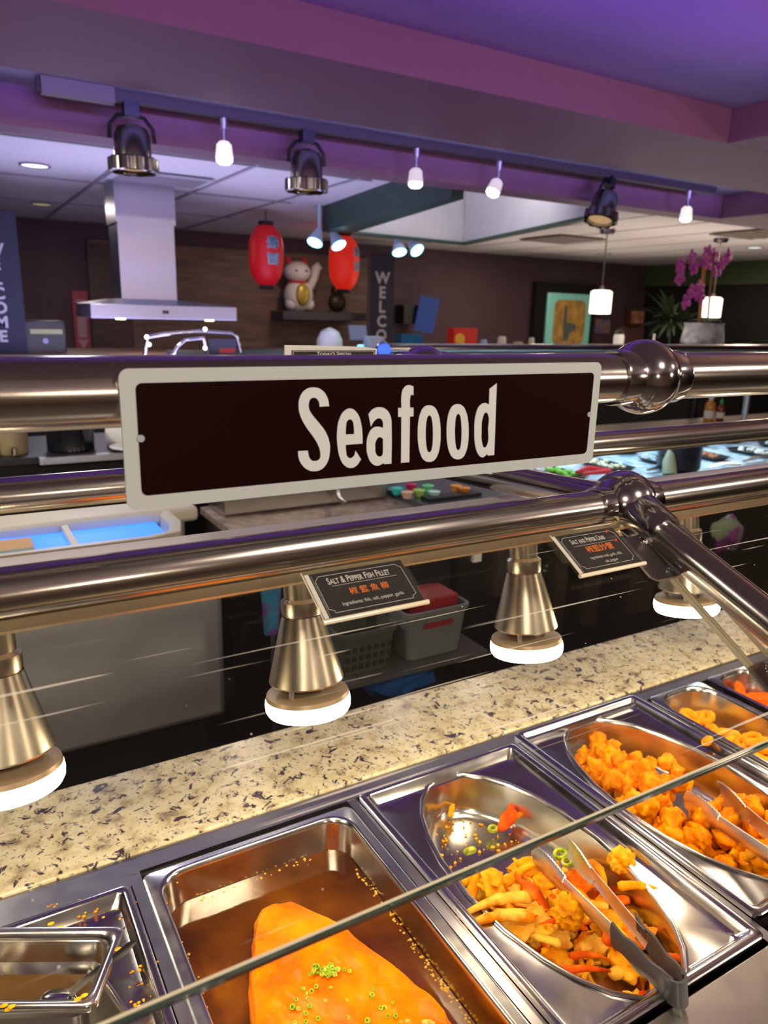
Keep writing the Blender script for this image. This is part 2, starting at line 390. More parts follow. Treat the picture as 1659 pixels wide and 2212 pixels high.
M_shade2 = mat('frosted_shade_pink', (.7, .65, .7), .4, emit=(1, .85, .95), es=.45)
for x, tx, ty, em, lab in ((1.09, 0, 0, M_shade, 'small frosted track lamp between the two upright chrome cans, glowing warm white'),
                           (2.017, 0, 0, M_shade2, 'small frosted track lamp hanging straight down above the green ceiling beam'),
                           (2.505, .45, 0, M_shade2, 'small frosted track lamp tilted to the lower left above the white ceiling coffer'),
                           (3.93, -.25, .2, M_shade, 'small frosted track lamp at the far right end of the track')):
    l = bpy.data.lights.new('track_lamp_light', 'SPOT'); l.energy = 55; l.color = (1, .88, .74); l.spot_size = radians(75); l.shadow_soft_size = .03; l.spot_blend = .6
    lo = bpy.data.objects.new('track_lamp_light', l); COL.objects.link(lo); lo.location = (x, TY, 2.29); lo.rotation_euler = Vector((-.15, -.75, -1)).to_track_quat('-Z', 'Y').to_euler()
    o = mini_spot(tx, ty, em); o.location = (x, TY, 2.3945); o['label'] = lab

# ------------------------------------------------------------------ buffet frame (sneeze guard)
YU, ZU, XJ = .557, 1.591, .646          # near top rail
YL, ZL = .565, 1.450                    # lower rail in front of the lamps
YB, ZB = .985, 1.566                    # far top rail
YM, ZM = 1.000, 1.421                   # far lower rail
XA, XB = -1.3, 3.0
sg = thing('sneeze_guard', (XJ, .78, .893), 'stainless tube sneeze guard with ball fittings and slanted glass over the hot food', 'sneeze guard')
O = (XJ, .78, .893)
def rail(nm, y, z, r, lab=None):
    for a, b in ((XA, XJ-.02), (XJ+.02, XB)):
        o = obj('rail', MB().cyl((a, y, z), (b, y, z), r, n=48), M_tube, sg, O)
        if lab: o['label'] = lab
def fitting(y, z, rb, rt, out=None):
    m = MB().ball((XJ, y, z), rb, 40)
    L = rb*1.22
    for sgn in (-1, 1):
        m.lathe([(rt*1.02, .0), (rt*1.16, rb*.55), (rt*1.14, L-.003), (rt*1.10, L), (rt*1.0, L)], (XJ, y, z), 40, (sgn, 0, 0))
    if out:
        for d, l in out: m.lathe([(rt*1.02, 0), (rt*1.45, rb*.5), (rt*1.26, l-.010), (rt*1.24, l-.003), (rt*1.16, l), (rt, l)], (XJ, y, z), 40, d)
    o = obj('ball_fitting', m, M_chrome, sg, O)
    return o
rail('near_top', YU, ZU, .0252)
fitting(YU, ZU, .0395, .0252)
rail('lower', YL, ZL, .0190)
PD = Vector((0, -.235, -.088)).normalized()
CD = (Vector((XJ, YM, ZM))-Vector((XJ, YL, ZL))).normalized()
fitting(YL, ZL, .0375, .0195, [(PD, .064)])
rail('far_top', YB, ZB, .0252)
fitting(YB, ZB, .0385, .0252)
rail('far_lower', YM, ZM, .0238)
fitting(YM, ZM, .032, .0238)
obj('crossbar', MB().cyl(Vector((XJ, YL, ZL))+CD*.025, Vector((XJ, YM, ZM))-CD*.03, .019, n=32), M_tube, sg, O)
obj('crossbar', MB().cyl((XJ, YU+.03, ZU-.004), (XJ, YB-.03, ZB-.004), .019, n=24), M_tube, sg, O)
P0 = Vector((XJ, YL, ZL)); pp = [P0+PD*.03, P0+PD*.10, P0+PD*.20, P0+PD*.27]
q = P0+PD*.33; pp += [Vector((XJ, q.y+.012, q.z-.006)), Vector((XJ, q.y-.006, q.z-.03)), Vector((XJ, q.y-.01, q.z-.08)), Vector((XJ, q.y-.01, .90))]
obj('post', MB().tube(pp, .0188, 32), M_tube, sg, O)
# glass panes
GT, GBt = Vector((0, .540, 1.4322)), Vector((0, .317, 1.3036))
gdir = (GBt-GT).normalized(); gn = Vector((0, gdir.z, -gdir.y)).normalized()      # gn points up towards the customer
if gn.z < 0: gn = -gn
def G(x, s, off=0): return Vector((x, 0, 0))+GT+gdir*s+gn*off
GL = (GBt-GT).length; TH = .0120
def pane(x0, x1):
    P = [G(x0, -.012), G(x1, -.012), G(x1, GL), G(x0, GL)]
    p = obj('glass_pane', MB().add([P[0], P[1], P[2], P[3]], [(0, 1, 2, 3)]), M_glass, sg, O, smooth=False)
    e = MB()
    e.quadprism([G(x0, GL-.0004, -TH), G(x1, GL-.0004, -TH), G(x1, GL+.0003, -TH), G(x0, GL+.0003, -TH)], gn, TH)
    ed = obj('glass_edge', e, M_glassedge, p)
    for v in ed.data.vertices: v.co -= Vector(O)
    e = MB().quadprism([G(x0, GL-.0030, .0001), G(x1, GL-.0030, .0001), G(x1, GL-.0013, .0001), G(x0, GL-.0013, .0001)], gn, .0003)
    ech = MB().quadprism([G(x0, GL-.0013, .0001), G(x1, GL-.0013, .0001), G(x1, GL+.0007, -.0008), G(x0, GL+.0007, -.0008)], gn, .0003)
    ed3 = obj('chamfer_edge', ech, M_glassedge, p)
    for v in ed3.data.vertices: v.co -= Vector(O)
    for xx in ((x1-.0012, x1-.006) if x0 < 0 else (x0,)):
        e.quadprism([G(xx, -.012, -.0055), G(xx+.0012, -.012, -.0055), G(xx+.0012, GL, -.0055), G(xx, GL, -.0055)], gn, .0055)
    ed2 = obj('polished_edge', e, M_glassedge_top, p)
    for v in ed2.data.vertices: v.co -= Vector(O)
    return p
pane(-1.2, .634); pane(.664, 2.9)
M_goldtrim = steel('warm_steel_trim', (.80, .68, .42), .30, bump=.0, scale=3)
obj('glass_channel', MB().quadprism([G(-1.2, -.006, .0), G(2.9, -.006, .0), G(2.9, .004, .0), G(-1.2, .004, .0)], gn, .003), M_goldtrim, sg, O)
obj('glass_channel', MB().bb(XA, XB, YL-.012, YL+.004, ZL-.0235, ZL-.0185), M_goldtrim, sg, O)
# clamp plate with screws
def clamp(x0, x1, s0, s1, flip=1):
    pl = MB(); c = .006
    P = [(x0+c, s0), (x1, s0), (x1, s1), (x0+c, s1), (x0, s1-c), (x0, s0+c)] if flip > 0 else [(x1-c, s0), (x0, s0), (x0, s1), (x1-c, s1), (x1, s1-c), (x1, s0+c)]
    pl.quadprism([G(x, s, .004) for x, s in P], gn, .0025)
    cl = obj('clamp_plate', pl, M_blackmetal, sg, O)
    cl['label'] = 'dark nickel plate clamping the glass to the post'
    for s in (s0+.008, s1-.010):
        sc = obj('screw', MB().lathe([(.0048, 0), (.0046, .0012), (.002, .002), (.0018, .0008)], G((x0+x1)/2+.012*flip, s, .0065), 16, gn), M_chrome, cl)
        for v in sc.data.vertices: v.co -= Vector(O)
        sc = obj('screw', MB().lathe([(.0056, 0), (.0054, .003), (.003, .0042), (.0022, .003)], G((x1 if flip > 0 else x0)+.006*flip, s, .014), 16, (gn+Vector((-.6*flip, 0, 0))).normalized()), M_chrome, cl)
        for v in sc.data.vertices: v.co -= Vector(O)
    fl = MB().quadprism([G(x1-.001 if flip > 0 else x0+.001, s0, .0045), G((x1 if flip > 0 else x0)+.011*flip, s0, .018), G((x1 if flip > 0 else x0)+.011*flip, s1, .018), G(x1-.001 if flip > 0 else x0+.001, s1, .0045)], (-.6*flip, 0, .8), .002)
    f = obj('clamp_flange', fl, M_blackmetal, cl)
    for v in f.data.vertices: v.co -= Vector(O)
clamp(.593, .630, .020, .080)
clamp(.662, .700, .014, .085, -1)
clamp(.612, .640, .192, .222)
# lamp channel between the rails
obj('lamp_channel', MB().bb(XA, XB, .752, .808, 1.352, 1.402), mat('channel_offwhite', (.85, .82, .77), .5), sg, O, bevel=.002)

# ------------------------------------------------------------------ heat lamps
def heat_lamp():
    t = thing('heat_lamp', (0, 0, 0), 'conical brushed steel heat lamp', 'lamp', 'conical heat lamps over the food')
    obj('stem', MB().cyl((0, 0, 1.30), (0, 0, 1.353), .0225, n=32), M_brush, t)
    obj('collar', MB().lathe([(.020, 1.288), (.026, 1.290), (.0275, 1.296), (.0275, 1.310), (.0225, 1.314)], (0, 0, 0), 32), M_brush, t)
    obj('cone_shade', MB().lathe([(.0275, 1.292), (.0500, 1.214), (.0508, 1.211), (.0500, 1.209), (.047, 1.211), (.0255, 1.286)], (0, 0, 0), 48, caps=False), M_brush, t)
    for sx, sy in ((-.032, -.022), (.038, .0), (-.012, .036)): obj('spacer', MB().cyl((sx, sy, 1.190), (sx, sy, 1.222), .0038, n=12), M_stem, t)
    obj('top_plate', MB().lathe([(.004, 1.1965), (.050, 1.1965), (.0555, 1.194), (.0572, 1.1890), (.056, 1.188)], (0, 0, 0), 48), M_lampring, t)
    obj('light_ring', MB().lathe([(.0572, 1.1885), (.0585, 1.181), (.0578, 1.174), (.0550, 1.1695), (.001, 1.1680)], (0, 0, 0), 48), M_lampglow, t)
    return t
hl = None
for i, (x, lab) in enumerate(((.014, 'conical brushed steel heat lamp cut by the left edge of the photo'),
                       (.349, 'conical brushed steel heat lamp hanging behind the fish fillet label card'),
                       (.703, 'conical brushed steel heat lamp left of and below the crab label card'),
                       (1.060, 'heat lamp whose bright ring shows just below the dark clamp plate'),
                       (1.425, 'heat lamp beyond the slanted post, at the right edge of the photo'))):
    if i == 0:
        hl = heat_lamp(); o = hl; o['label'] = lab
        for c_ in hl.children: c_.data.transform(Matrix.Diagonal((.91, .91, 1, 1)) @ Matrix.Translation((0, 0, -1.1640)))
    else: o = dup(hl, (0, 0, 0), 0, lab)
    o.location = (x, .762, 1.1640); o.rotation_euler = (radians(-9), 0, 0)

# ------------------------------------------------------------------ Seafood sign
YS = .5285
SX0, SX1, SZ0, SZ1 = .1020, .5540, 1.5105, 1.6095
sn = thing('hanging_sign', ((SX0+SX1)/2, YS, SZ0), 'dark brown Seafood sign with white border and letters on the near top rail', 'sign')
def rr(x0, x1, z0, z1, r, y, n=8):
    P = []
    for cx, cz, a0 in ((x1-r, z1-r, 0), (x0+r, z1-r, pi/2), (x0+r, z0+r, pi), (x1-r, z0+r, 3*pi/2)):
        for k in range(n+1):
            a = a0+pi/2*k/n; P.append(Vector((cx+r*cos(a), y, cz+r*sin(a))))
    return P
SO = ((SX0+SX1)/2, YS, SZ0)
obj('sign_plate', MB().loft([rr(SX0, SX1, SZ0, SZ1, .007, YS), rr(SX0, SX1, SZ0, SZ1, .007, YS+.0025)], True, True), M_signwhite, sn, SO)
obj('sign_face', MB().loft([rr(SX0+.0105, SX1-.0095, SZ0+.0100, SZ1-.0098, .0045, YS-.0004), rr(SX0+.0105, SX1-.0095, SZ0+.0100, SZ1-.0098, .0045, YS+.0001)], True, True), M_signdark, sn, SO)
LET = [
 ('S', [[(352,246,1),(338,185,0),(300,135,0),(245,117,0),(185,135,0),(148,190,0),(141,250,0),(152,310,0),(190,385,0),(240,455,0),(275,515,0),(291,575,0),(284,610,0),(248,624,0),(220,608,0),(208,575,0),(205,552,1),(137,555,1),(142,605,0),(168,655,0),(205,685,0),(245,694,0),(295,682,0),(335,640,0),(356,560,0),(352,490,0),(325,420,0),(280,360,0),(235,305,0),(213,265,0),(212,220,0),(225,195,0),(248,188,0),(270,200,0),(282,225,0),(285,250,1)]]),
 ('e', [[(581,504,1),(580,440,0),(570,360,0),(545,295,0),(500,262,0),(460,275,0),(425,325,0),(406,420,0),(408,510,0),(425,600,0),(455,652,0),(500,672,0),(540,655,0),(571,612,1),(533,552,1),(520,590,0),(497,604,0),(475,590,0),(467,550,0),(465,512,1)],
        [(465,442,1),(467,390,0),(475,350,0),(493,337,0),(512,350,0),(521,390,0),(523,438,1)]]),
 ('a', [[(622,300,1),(650,268,0),(700,253,0),(745,270,0),(775,320,0),(781,400,0),(780,642,1),(728,646,1),(727,638,1),(685,656,0),(645,640,0),(618,590,0),(609,510,0),(622,440,0),(655,395,0),(695,388,0),(722,396,1),(720,355,0),(700,330,0),(665,345,0),(638,388,1)],
        [(722,470,1),(695,460,0),(672,490,0),(668,530,0),(675,575,0),(695,593,0),(716,585,0),(722,565,1)]]),
 ('f', [[(932,110,1),(895,101,0),(862,125,0),(849,175,0),(849,258,1),(826,258,1),(826,320,1),(848,320,1),(846,636,1),(903,632,1),(907,318,1),(932,316,1),(932,256,1),(908,256,1),(909,190,0),(918,168,0),(932,173,1)]]),
 ('o', None, (1040, 435, 79, 195), (1041, 437, 25, 127)),
 ('o', None, (1236, 422, 76, 190), (1240, 424, 23, 125)),
 ('d', [[(1506,88,1),(1455,127,1),(1452,235,1),(1425,224,0),(1385,245,0),(1358,320,0),(1351,420,0),(1358,520,0),(1380,580,0),(1408,599,0),(1440,575,1),(1443,587,1),(1488,583,1)],
        [(1447,310,0),(1430,290,0),(1408,330,0),(1401,420,0),(1405,500,0),(1422,531,0),(1440,510,0),(1446,400,0)]])]
def letter(defn):
    cu = bpy.data.curves.new('l', 'CURVE'); cu.dimensions = '2D'; cu.fill_mode = 'BOTH'; cu.extrude = .0002; cu.resolution_u = 6
    loops = defn[1]
    if loops is None:
        loops = []
        for cx, cy, rx, ry in defn[2:]:
            L = []
            for k in range(16):
                a = 2*pi*k/16; c_, s_ = cos(a), sin(a); e = .80
                L.append((cx+rx*abs(c_)**e*(1 if c_ > 0 else -1), cy+ry*abs(s_)**.92*(1 if s_ > 0 else -1), 0))
            loops.append(L)
    for L in loops:
        sp = cu.splines.new('BEZIER'); sp.bezier_points.add(len(L)-1); sp.use_cyclic_u = True
        for bp, (px, py, corner) in zip(sp.bezier_points, L):
            w = at(600+px/3.1904, 800+py/3.1904, YS)
            bp.co = (w.x, w.z, 0); h = 'VECTOR' if corner else 'AUTO'; bp.handle_left_type = h; bp.handle_right_type = h
    t = bpy.data.objects.new('l', cu); COL.objects.link(t); bpy.context.view_layer.update()
    me = bpy.data.meshes.new_from_object(t.evaluated_get(bpy.context.evaluated_depsgraph_get()))
    bpy.data.objects.remove(t); bpy.data.curves.remove(cu)
    me.transform(Matrix(((1, 0, 0, -SO[0]), (0, 0, 1, YS-.0007-SO[1]), (0, 1, 0, -SO[2]), (0, 0, 0, 1))))
    me.name = 'letter'; me.materials.clear(); me.materials.append(M_letter)
    o = bpy.data.objects.new('letter', me); COL.objects.link(o); o.parent = sn; return o
for d in LET: letter(d)
for px, py in ((304, 947), (1272, 895)):
    w = at(px, py, YS)
    obj('screw_hole', MB().lathe([(.0026, 0), (.0026, .0006)], (w.x, YS-.0003, w.z), 16, (0, -1, 0)), mat('hole_grey', (.35, .38, .42), .4), sn, SO)
# brackets behind the sign fixing it to the rail
for x in (.16, .50): obj('bracket', MB().bb(x-.012, x+.012, YS+.002, YU-.015, ZU-.012, ZU+.006), M_blackmetal, sn, SO)

# today's special card on the far top rail
ts = thing('special_card', (.473, .955, 1.53), 'white and dark Today\'s Special card peeking over the near top rail', 'card')
TO = (.473, .955, 1.53)
obj('card', MB().add([(.401, .954, 1.52), (.545, .954, 1.52), (.545, .954, 1.6005), (.525, .954, 1.6030), (.44, .953, 1.605), (.401, .952, 1.6055)], [(0, 1, 2, 3, 4, 5)]).add([(.401, .956, 1.52), (.545, .956, 1.52), (.545, .956, 1.6005), (.525, .956, 1.6030), (.44, .955, 1.605), (.401, .954, 1.6055)], [(5, 4, 3, 2, 1, 0)]), M_paper, ts, TO)
obj('card_print', MB().bb(.411, .541, .9515, .9523, 1.52, 1.5985), M_cardblack, ts, TO)
text('lettering', "Today's Special", .0062, M_cardwhite, ts, Matrix.Translation(-Vector(TO)) @ frame((.4755, .9512, 1.5918), (1, 0, 0), (0, 0, 1)), 1.35, True, .012, align='CENTER')
b = MB()
for x in (.4125, .5385): b.bb(x, x+.0008, .9511, .9516, 1.52, 1.5975)
b.bb(.4125, .5393, .9511, .9516, 1.5970, 1.5976)
obj('border_line', b, M_cardwhite, ts, TO)
obj('clip', MB().bb(.46, .49, .9565, .963, 1.555, 1.572), M_blackmetal, ts, TO)

# ------------------------------------------------------------------ label cards in acrylic holders on the glass
def label_card(x0, s0, w, h, rot, lines, lab, skew=0):
    t = thing('label_holder', G(x0+w/2, s0+h, .006), lab, 'label', None)
    org = G(x0, s0+h, .0075); ux = Vector((cos(rot), 0, 0))+(-gdir)*sin(rot); ux.normalize(); uy = gn.cross(ux).normalized()
    uy = (uy+ux*skew).normalized()
    OT = t.location.copy()
    F = Matrix.Translation(-OT) @ frame(org, ux, gn.cross(ux))
    def P(a, b, c=0): return F @ Vector((a, b, c))
    def slab(x_0, x_1, y_0, y_1, z_0, z_1):
        return MB().loft([[P(x_0, y_0, z_0), P(x_1, y_0, z_0), P(x_1, y_1, z_0), P(x_0, y_1, z_0)], [P(x_0, y_0, z_1), P(x_1, y_0, z_1), P(x_1, y_1, z_1), P(x_0, y_1, z_1)]], True, True)
    def part(nm, mb, m, par=None): return obj(nm, mb, m, par or t)
    cd = part('card', slab(.0025, w-.002, .002, h-.001, .0, .0006), M_cardblack)
    part('card_edge', slab(.0025, .0065, .002, h-.001, .0006, .0008), M_paper, cd)
    # printed border
    bl = MB(); i = .0095; q = .0045; th = .0004
    pts = [(i+q, .006), (w-.006-q, .006), (w-.006-q, .006+q*.5), (w-.006, .006+q), (w-.006, h-.005-q), (w-.006-q, h-.005), (i+q, h-.005), (i, h-.005-q), (i, .006+q), (i+q, .006+q*.5)]
    for k in range(len(pts)):
        a, b_ = Vector((*pts[k], 0)), Vector((*pts[(k+1) % len(pts)], 0)); d = (b_-a); 
        if d.length < 1e-6: continue
        n_ = Vector((-d.y, d.x, 0)).normalized()*th/2
        bl.loft([[P(*(a+n_)[:2], .0008), P(*(b_+n_)[:2], .0008), P(*(b_-n_)[:2], .0008), P(*(a-n_)[:2], .0008)], [P(*(a+n_)[:2], .0009), P(*(b_+n_)[:2], .0009), P(*(b_-n_)[:2], .0009), P(*(a-n_)[:2], .0009)]], True, True)
    yy = h*.655
    bl.v, bl.f = bl.v, bl.f
    m2 = slab(w*.22, w*.86, yy, yy+.0003, .0008, .0009); bl.add(m2.v, m2.f)
    for k in range(26):
        m2 = slab(.0078, .0082, .003+k*(h-.006)/26, .003+(k+.5)*(h-.006)/26, .0008, .0009); bl.add(m2.v, m2.f)
    part('border_line', bl, M_cardwhite, cd)
    for body, size, xs, cx, cy, m, caps, bold in lines:
        text('lettering', body, size, m, cd, F @ Matrix.Translation((cx*w, cy*h, .0010)), xs, caps, bold, .00005, 'CENTER')
    # acrylic holder: front sheet, back sheet, rolled bottom edge, hook over the glass edge
    hd_ = MB(); m2 = slab(0, w, .0, h, .0018, .0028); hd_.add(m2.v, m2.f)
    part('front_sheet', hd_, M_acryl)
    part('back_sheet', slab(0, w, 0, h+.004, -.0014, -.0006), M_acryl)
    part('rolled_edge', MB().tube([P(-.0005, -.001, .0008), P(w+.0005, -.001, .0008)], .0022, 12), M_acryledge)
    part('side_edge', MB().tube([P(0, 0, .0026), P(0, h*.5, .0028), P(0, h, .0026)], .0006, 8), M_acryledge)
    part('top_edge', MB().tube([P(0, h+.004, .0010), P(w, h+.004, .0010)], .0012, 10), M_acryl)
    part('hook', slab(-.006, .002, h*.35, h+.001, -.0016, .0004), M_acryl)
    return t
label_card(.2375, .001, .0985, .050, 0.0, [
    ('Salt & Pepper Fish Fillet', .0100, .60, .50, .70, M_cardwhite, True, .014),
    ('椒 鹽 魚 柳', .0082, .95, .54, .43, M_cardorange, False, .004),
    ('Ingredients: fish, salt, pepper, garlic', .0052, .80, .53, .23, M_cardwhite, False, 0)],
    'black label card reading Salt & Pepper Fish Fillet in a clear holder on the glass')
label_card(.508, .004, .090, .053, 0.0, [
    ('Salt and Pepper Crab', .0092, .56, .48, .72, M_cardwhite, True, .012),
    ('椒鹽炒蟹', .0098, .95, .56, .47, M_cardorange, False, .004),
    ('Ingredients: crab, garlic, chili,', .0052, .72, .56, .30, M_cardwhite, False, 0),
    ('salt, pepper', .0052, .72, .58, .17, M_cardwhite, False, 0)],
    'black label card reading Salt and Pepper Crab in a clear holder beside the clamp plate')
# small printed peppers on the crab card
ch = [o for o in bpy.data.objects if o.name.startswith('label_holder')][-1]
for (a, b_) in ((.835, .77), (.86, .52)):
    c = G(.505+.094*a, -.003+.053*(1-b_), .0087)
    mb = MB(); mb.tube([c+Vector((.0012, 0, 0))-gdir*.002, c+Vector((.0014, 0, 0)), c+gdir*.0014-Vector((.0006, 0, 0)), c+gdir*.002-Vector((.002, 0, 0))], [.0006, .0011, .0009, .0002], 8, (1, .1))
    o = obj('pepper_mark', mb, M_cardred, ch)
    for v in o.data.vertices: v.co -= ch.location

# ------------------------------------------------------------------ counter
ZC = .900
ct = thing('buffet_counter', (1.0, .7, 0), 'hot food counter with dark steel well deck and a speckled granite ledge behind', 'counter')
CO = (1.0, .7, 0)
obj('granite_ledge', MB().bb(-1.4, 3.2, .948, 1.153, .872, .8985), M_granite, ct, CO, bevel=.004)
dk = MB().bb(-1.4, 3.2, .9130, .9478, .880, .8935).bb(-1.4, .1454, .890, .9129, .880, .8935)
for x0, x1 in ((.1455, .1605), (.4855, .5015), (.825, .8405), (1.163, 1.182), (1.512, 1.6)): dk.bb(x0, x1, .41, .9145, .880, .8925)
obj('deck', dk, M_deck, ct, CO)
obj('front_ledge', MB().bb(-1.4, 3.2, .275, .4095, .880, .8935), M_front, ct, CO, bevel=.003)
obj('front_bumper', MB().cyl((-1.4, .262, .884), (3.2, .262, .884), .014), M_deck, ct, CO)
obj('body', MB().bb(-1.4, 3.2, .30, .40, .02, .879).bb(-1.4, 3.2, .955, 1.14, .02, .871), M_darksteel, ct, CO)
obj('well_floor', MB().bb(-1.4, 3.2, .401, .954, .70, .72), M_black, ct, CO)

def rrect(hx, hy, r, n=8, m=6):
    P = []
    for k, (cx, cy) in enumerate(((hx-r, hy-r), (-hx+r, hy-r), (-hx+r, -hy+r), (hx-r, -hy+r))):
        a0 = k*pi/2
        for i in range(n+1):
            a = a0+pi/2*i/n; P.append((cx+r*cos(a), cy+r*sin(a)))
        nx = ((-hx+r, hy), (-hx, -hy+r), (hx-r, -hy), (hx, hy-r))[k]
        s_ = P[-1]
        for i in range(1, m): P.append((s_[0]+(nx[0]-s_[0])*i/m, s_[1]+(nx[1]-s_[1])*i/m))
    return P
def lp(hx, hy, r, z): return [Vector((x, y, z)) for x, y in rrect(hx, hy, r)]
def ell(hx, hy, rx, ry, z):
    out = []
    for x, y in rrect(hx, hy, .01):
        t = atan2(y/hy, x/hx); out.append(Vector((rx*cos(t), ry*sin(t), z)))
    return out
HX, HY = .1610, .2490
def adapter(cx, cy, rx, ry, lab, mt=None):
    t = thing('pan_adapter_plate', (cx, cy, ZC-.0065), lab, 'steel plate', None)
    L = [lp(HX, HY, .010, -.0), lp(HX, HY, .010, .0062), lp(HX-.003, HY-.003, .009, .0085), lp(HX-.010, HY-.010, .008, .0085), lp(HX-.013, HY-.013, .008, .0062),
         lp(HX-.018, HY-.020, .012, -.0075), lp(HX-.024, HY-.026, .016, -.0090), ell(HX, HY, rx+.0055, ry+.0055, -.0090), ell(HX, HY, rx+.0055, ry+.0055, -.0115), lp(HX-.020, HY-.022, .012, -.0115), lp(HX-.013, HY-.013, .01, -.001), lp(HX, HY, .010, -.0)]
    obj('plate', MB().loft(L), mt or M_plate, t, ang=50)
    return t
def oval_pan(cx, cy, rx, ry, dep, lab):
    t = thing('oval_pan', (cx, cy, ZC-.0145), lab, 'pan')
    E = lambda r_, z: ell(HX, HY, rx+r_, ry+r_, z)
    L = [E(.0050, -.001), E(.0052, .0022), E(.0020, .0034), E(-.0010, .0022), E(-.0035, -.004), E(-.010, -dep*.75), E(-.014, -dep*.90), E(-.024, -dep*.985), E(-.036, -dep)]
    obj('bowl', MB().loft(L, False, True), M_pan, t, ang=60)
    return t
adapter(-.0185, .6405, .1205, .228, 'steel plate with an oval opening at the lower left under the small sauce pan')
adapter(.6635, .6635, .1205, .238, 'steel plate with oval opening that holds the oval crab pan')
adapter(1.003, .6870, .128, .238, 'steel plate with oval opening that holds the fried nuggets pan')
oval_pan(-.0185, .6405, .1205, .228, .085, 'dark empty oval pan under the small sauce pan at the lower left')
oval_pan(.6635, .6635, .1205, .238, .070, 'oval steel pan with the crab pieces')
oval_pan(1.003, .6870, .128, .238, .070, 'oval steel pan with the orange fried nuggets')
# rectangular pans
def rect_pan(cx, cy, hx, hy, fx, fy, r, dep, lab, bev=.003):
    t = thing('steel_food_pan', (cx, cy, ZC-.0065), lab, 'pan')
    L = [lp(hx+fx, hy+fy, .012, 0.), lp(hx+fx, hy+fy, .012, .0035), lp(hx+fx-.003, hy+fy-.003, .012, .0048), lp(hx+.004, hy+.004, r, .0040), lp(hx+.0015, hy+.0015, r, .0052), lp(hx-.001, hy-.001, r, .0036), lp(hx-.003, hy-.003, r, -.004),
         lp(hx-.008, hy-.008, r, -dep*.80), lp(hx-.014, hy-.014, r*.9, -dep*.94), lp(hx-.024, hy-.024, r*.7, -dep)]
    obj('basin', MB().loft(L, False, True), M_pan, t, ang=60)
    return t
rect_pan(.3205, .6500, .1440, .2360, .0165, .0120, .038, .082, 'deep rectangular steel pan with the orange fish in sauce')
rect_pan(1.2640, .6700, .0730, .2330, .0075, .0100, .052, .070, 'narrow steel pan with yellow battered rings')
rect_pan(1.4400, .6700, .0660, .2330, .0075, .0100, .050, .070, 'narrow steel pan with bright orange pieces, right of the battered rings')

# stains and bits on the steel
def blob_mesh(rad, seed, sub=2, amp=.35, sc=(1, 1, 1), fr=1.0):
    bm = bmesh.new(); bmesh.ops.create_icosphere(bm, subdivisions=sub, radius=1)
    for v in bm.verts:
        p = v.co.normalized(); n = noise.noise(p*1.3*fr+Vector((seed*7.1, seed*3.3, 0)))*amp+noise.noise(p*3.1*fr+Vector((seed, 5, 2)))*amp*.5
        v.co = Vector((p.x*sc[0], p.y*sc[1], p.z*sc[2]))*rad*(1+n)
    return bm

def food(name, c1, c2, c3, scale=60, rough=.42, bump=.5, bdist=.0012, sss=.12):
    m = mat(name, c1, rough, sss=sss, spec=.07); b = m.node_tree.nodes['Principled BSDF']
    tc = nd(m, 'ShaderNodeTexCoord'); n = nd(m, 'ShaderNodeTexNoise', Scale=scale, Detail=5); lk(m, tc.outputs['Object'], n.inputs['Vector'])
    oi = nd(m, 'ShaderNodeObjectInfo'); ad = nd(m, 'ShaderNodeMath', operation='MULTIPLY_ADD'); ad.inputs[1].default_value = .22; lk(m, oi.outputs['Random'], ad.inputs[0])
    s_ = nd(m, 'ShaderNodeMath', operation='SUBTRACT'); lk(m, n.outputs['Fac'], s_.inputs[0]); s_.inputs[1].default_value = .11; lk(m, s_.outputs[0], ad.inputs[2])
    r = ramp(m, [(.30, c1), (.50, c2), (.68, c3)]); lk(m, ad.outputs[0], r.inputs[0]); lk(m, r.outputs[0], b.inputs['Base Color'])
    n2 = nd(m, 'ShaderNodeTexNoise', Scale=scale*4, Detail=3); lk(m, tc.outputs['Object'], n2.inputs['Vector'])
    bp = nd(m, 'ShaderNodeBump', Strength=bump, Distance=bdist); lk(m, n2.outputs['Fac'], bp.inputs['Height']); lk(m, bp.outputs[0], b.inputs['Normal'])
    return m
M_nugget = food('fried_nugget_orange', (.66, .16, .001), (.84, .27, .001), (.90, .37, .004))
M_ring = food('battered_ring_yellow', (.75, .24, .001), (.84, .33, .002), (.88, .44, .012))
M_chunk = food('bright_orange_chunk', (.72, .06, .0), (.82, .11, .001), (.86, .18, .002))
M_crab = food('crab_batter', (.58, .17, .001), (.84, .34, .002), (.90, .50, .03), 40)
M_crabred = food('crab_shell_red', (.62, .05, .001), (.80, .12, .002), (.82, .25, .01), 40)
M_crabpale = food('crab_meat_pale', (.80, .34, .01), (.88, .50, .06), (.76, .22, .002), 40)
M_fish = food('fish_fillet_orange', (.80, .13, .0), (.88, .23, .0), (.92, .33, .001), 22, .30, .6, .002)
M_fishcut = food('fish_cut_side', (.75, .38, .05), (.85, .52, .12), (.60, .25, .02), 90, .4, .8)
M_pepgreen = food('green_chili', (.10, .20, .01), (.30, .42, .02), (.62, .60, .08), 120, .3)
M_scallion = food('chopped_scallion', (.20, .40, .02), (.42, .58, .04), (.75, .70, .15), 200, .35)
M_sauce = mat('red_brown_sauce', (.30, .07, .002), .05, spec=.6, coat=.3)
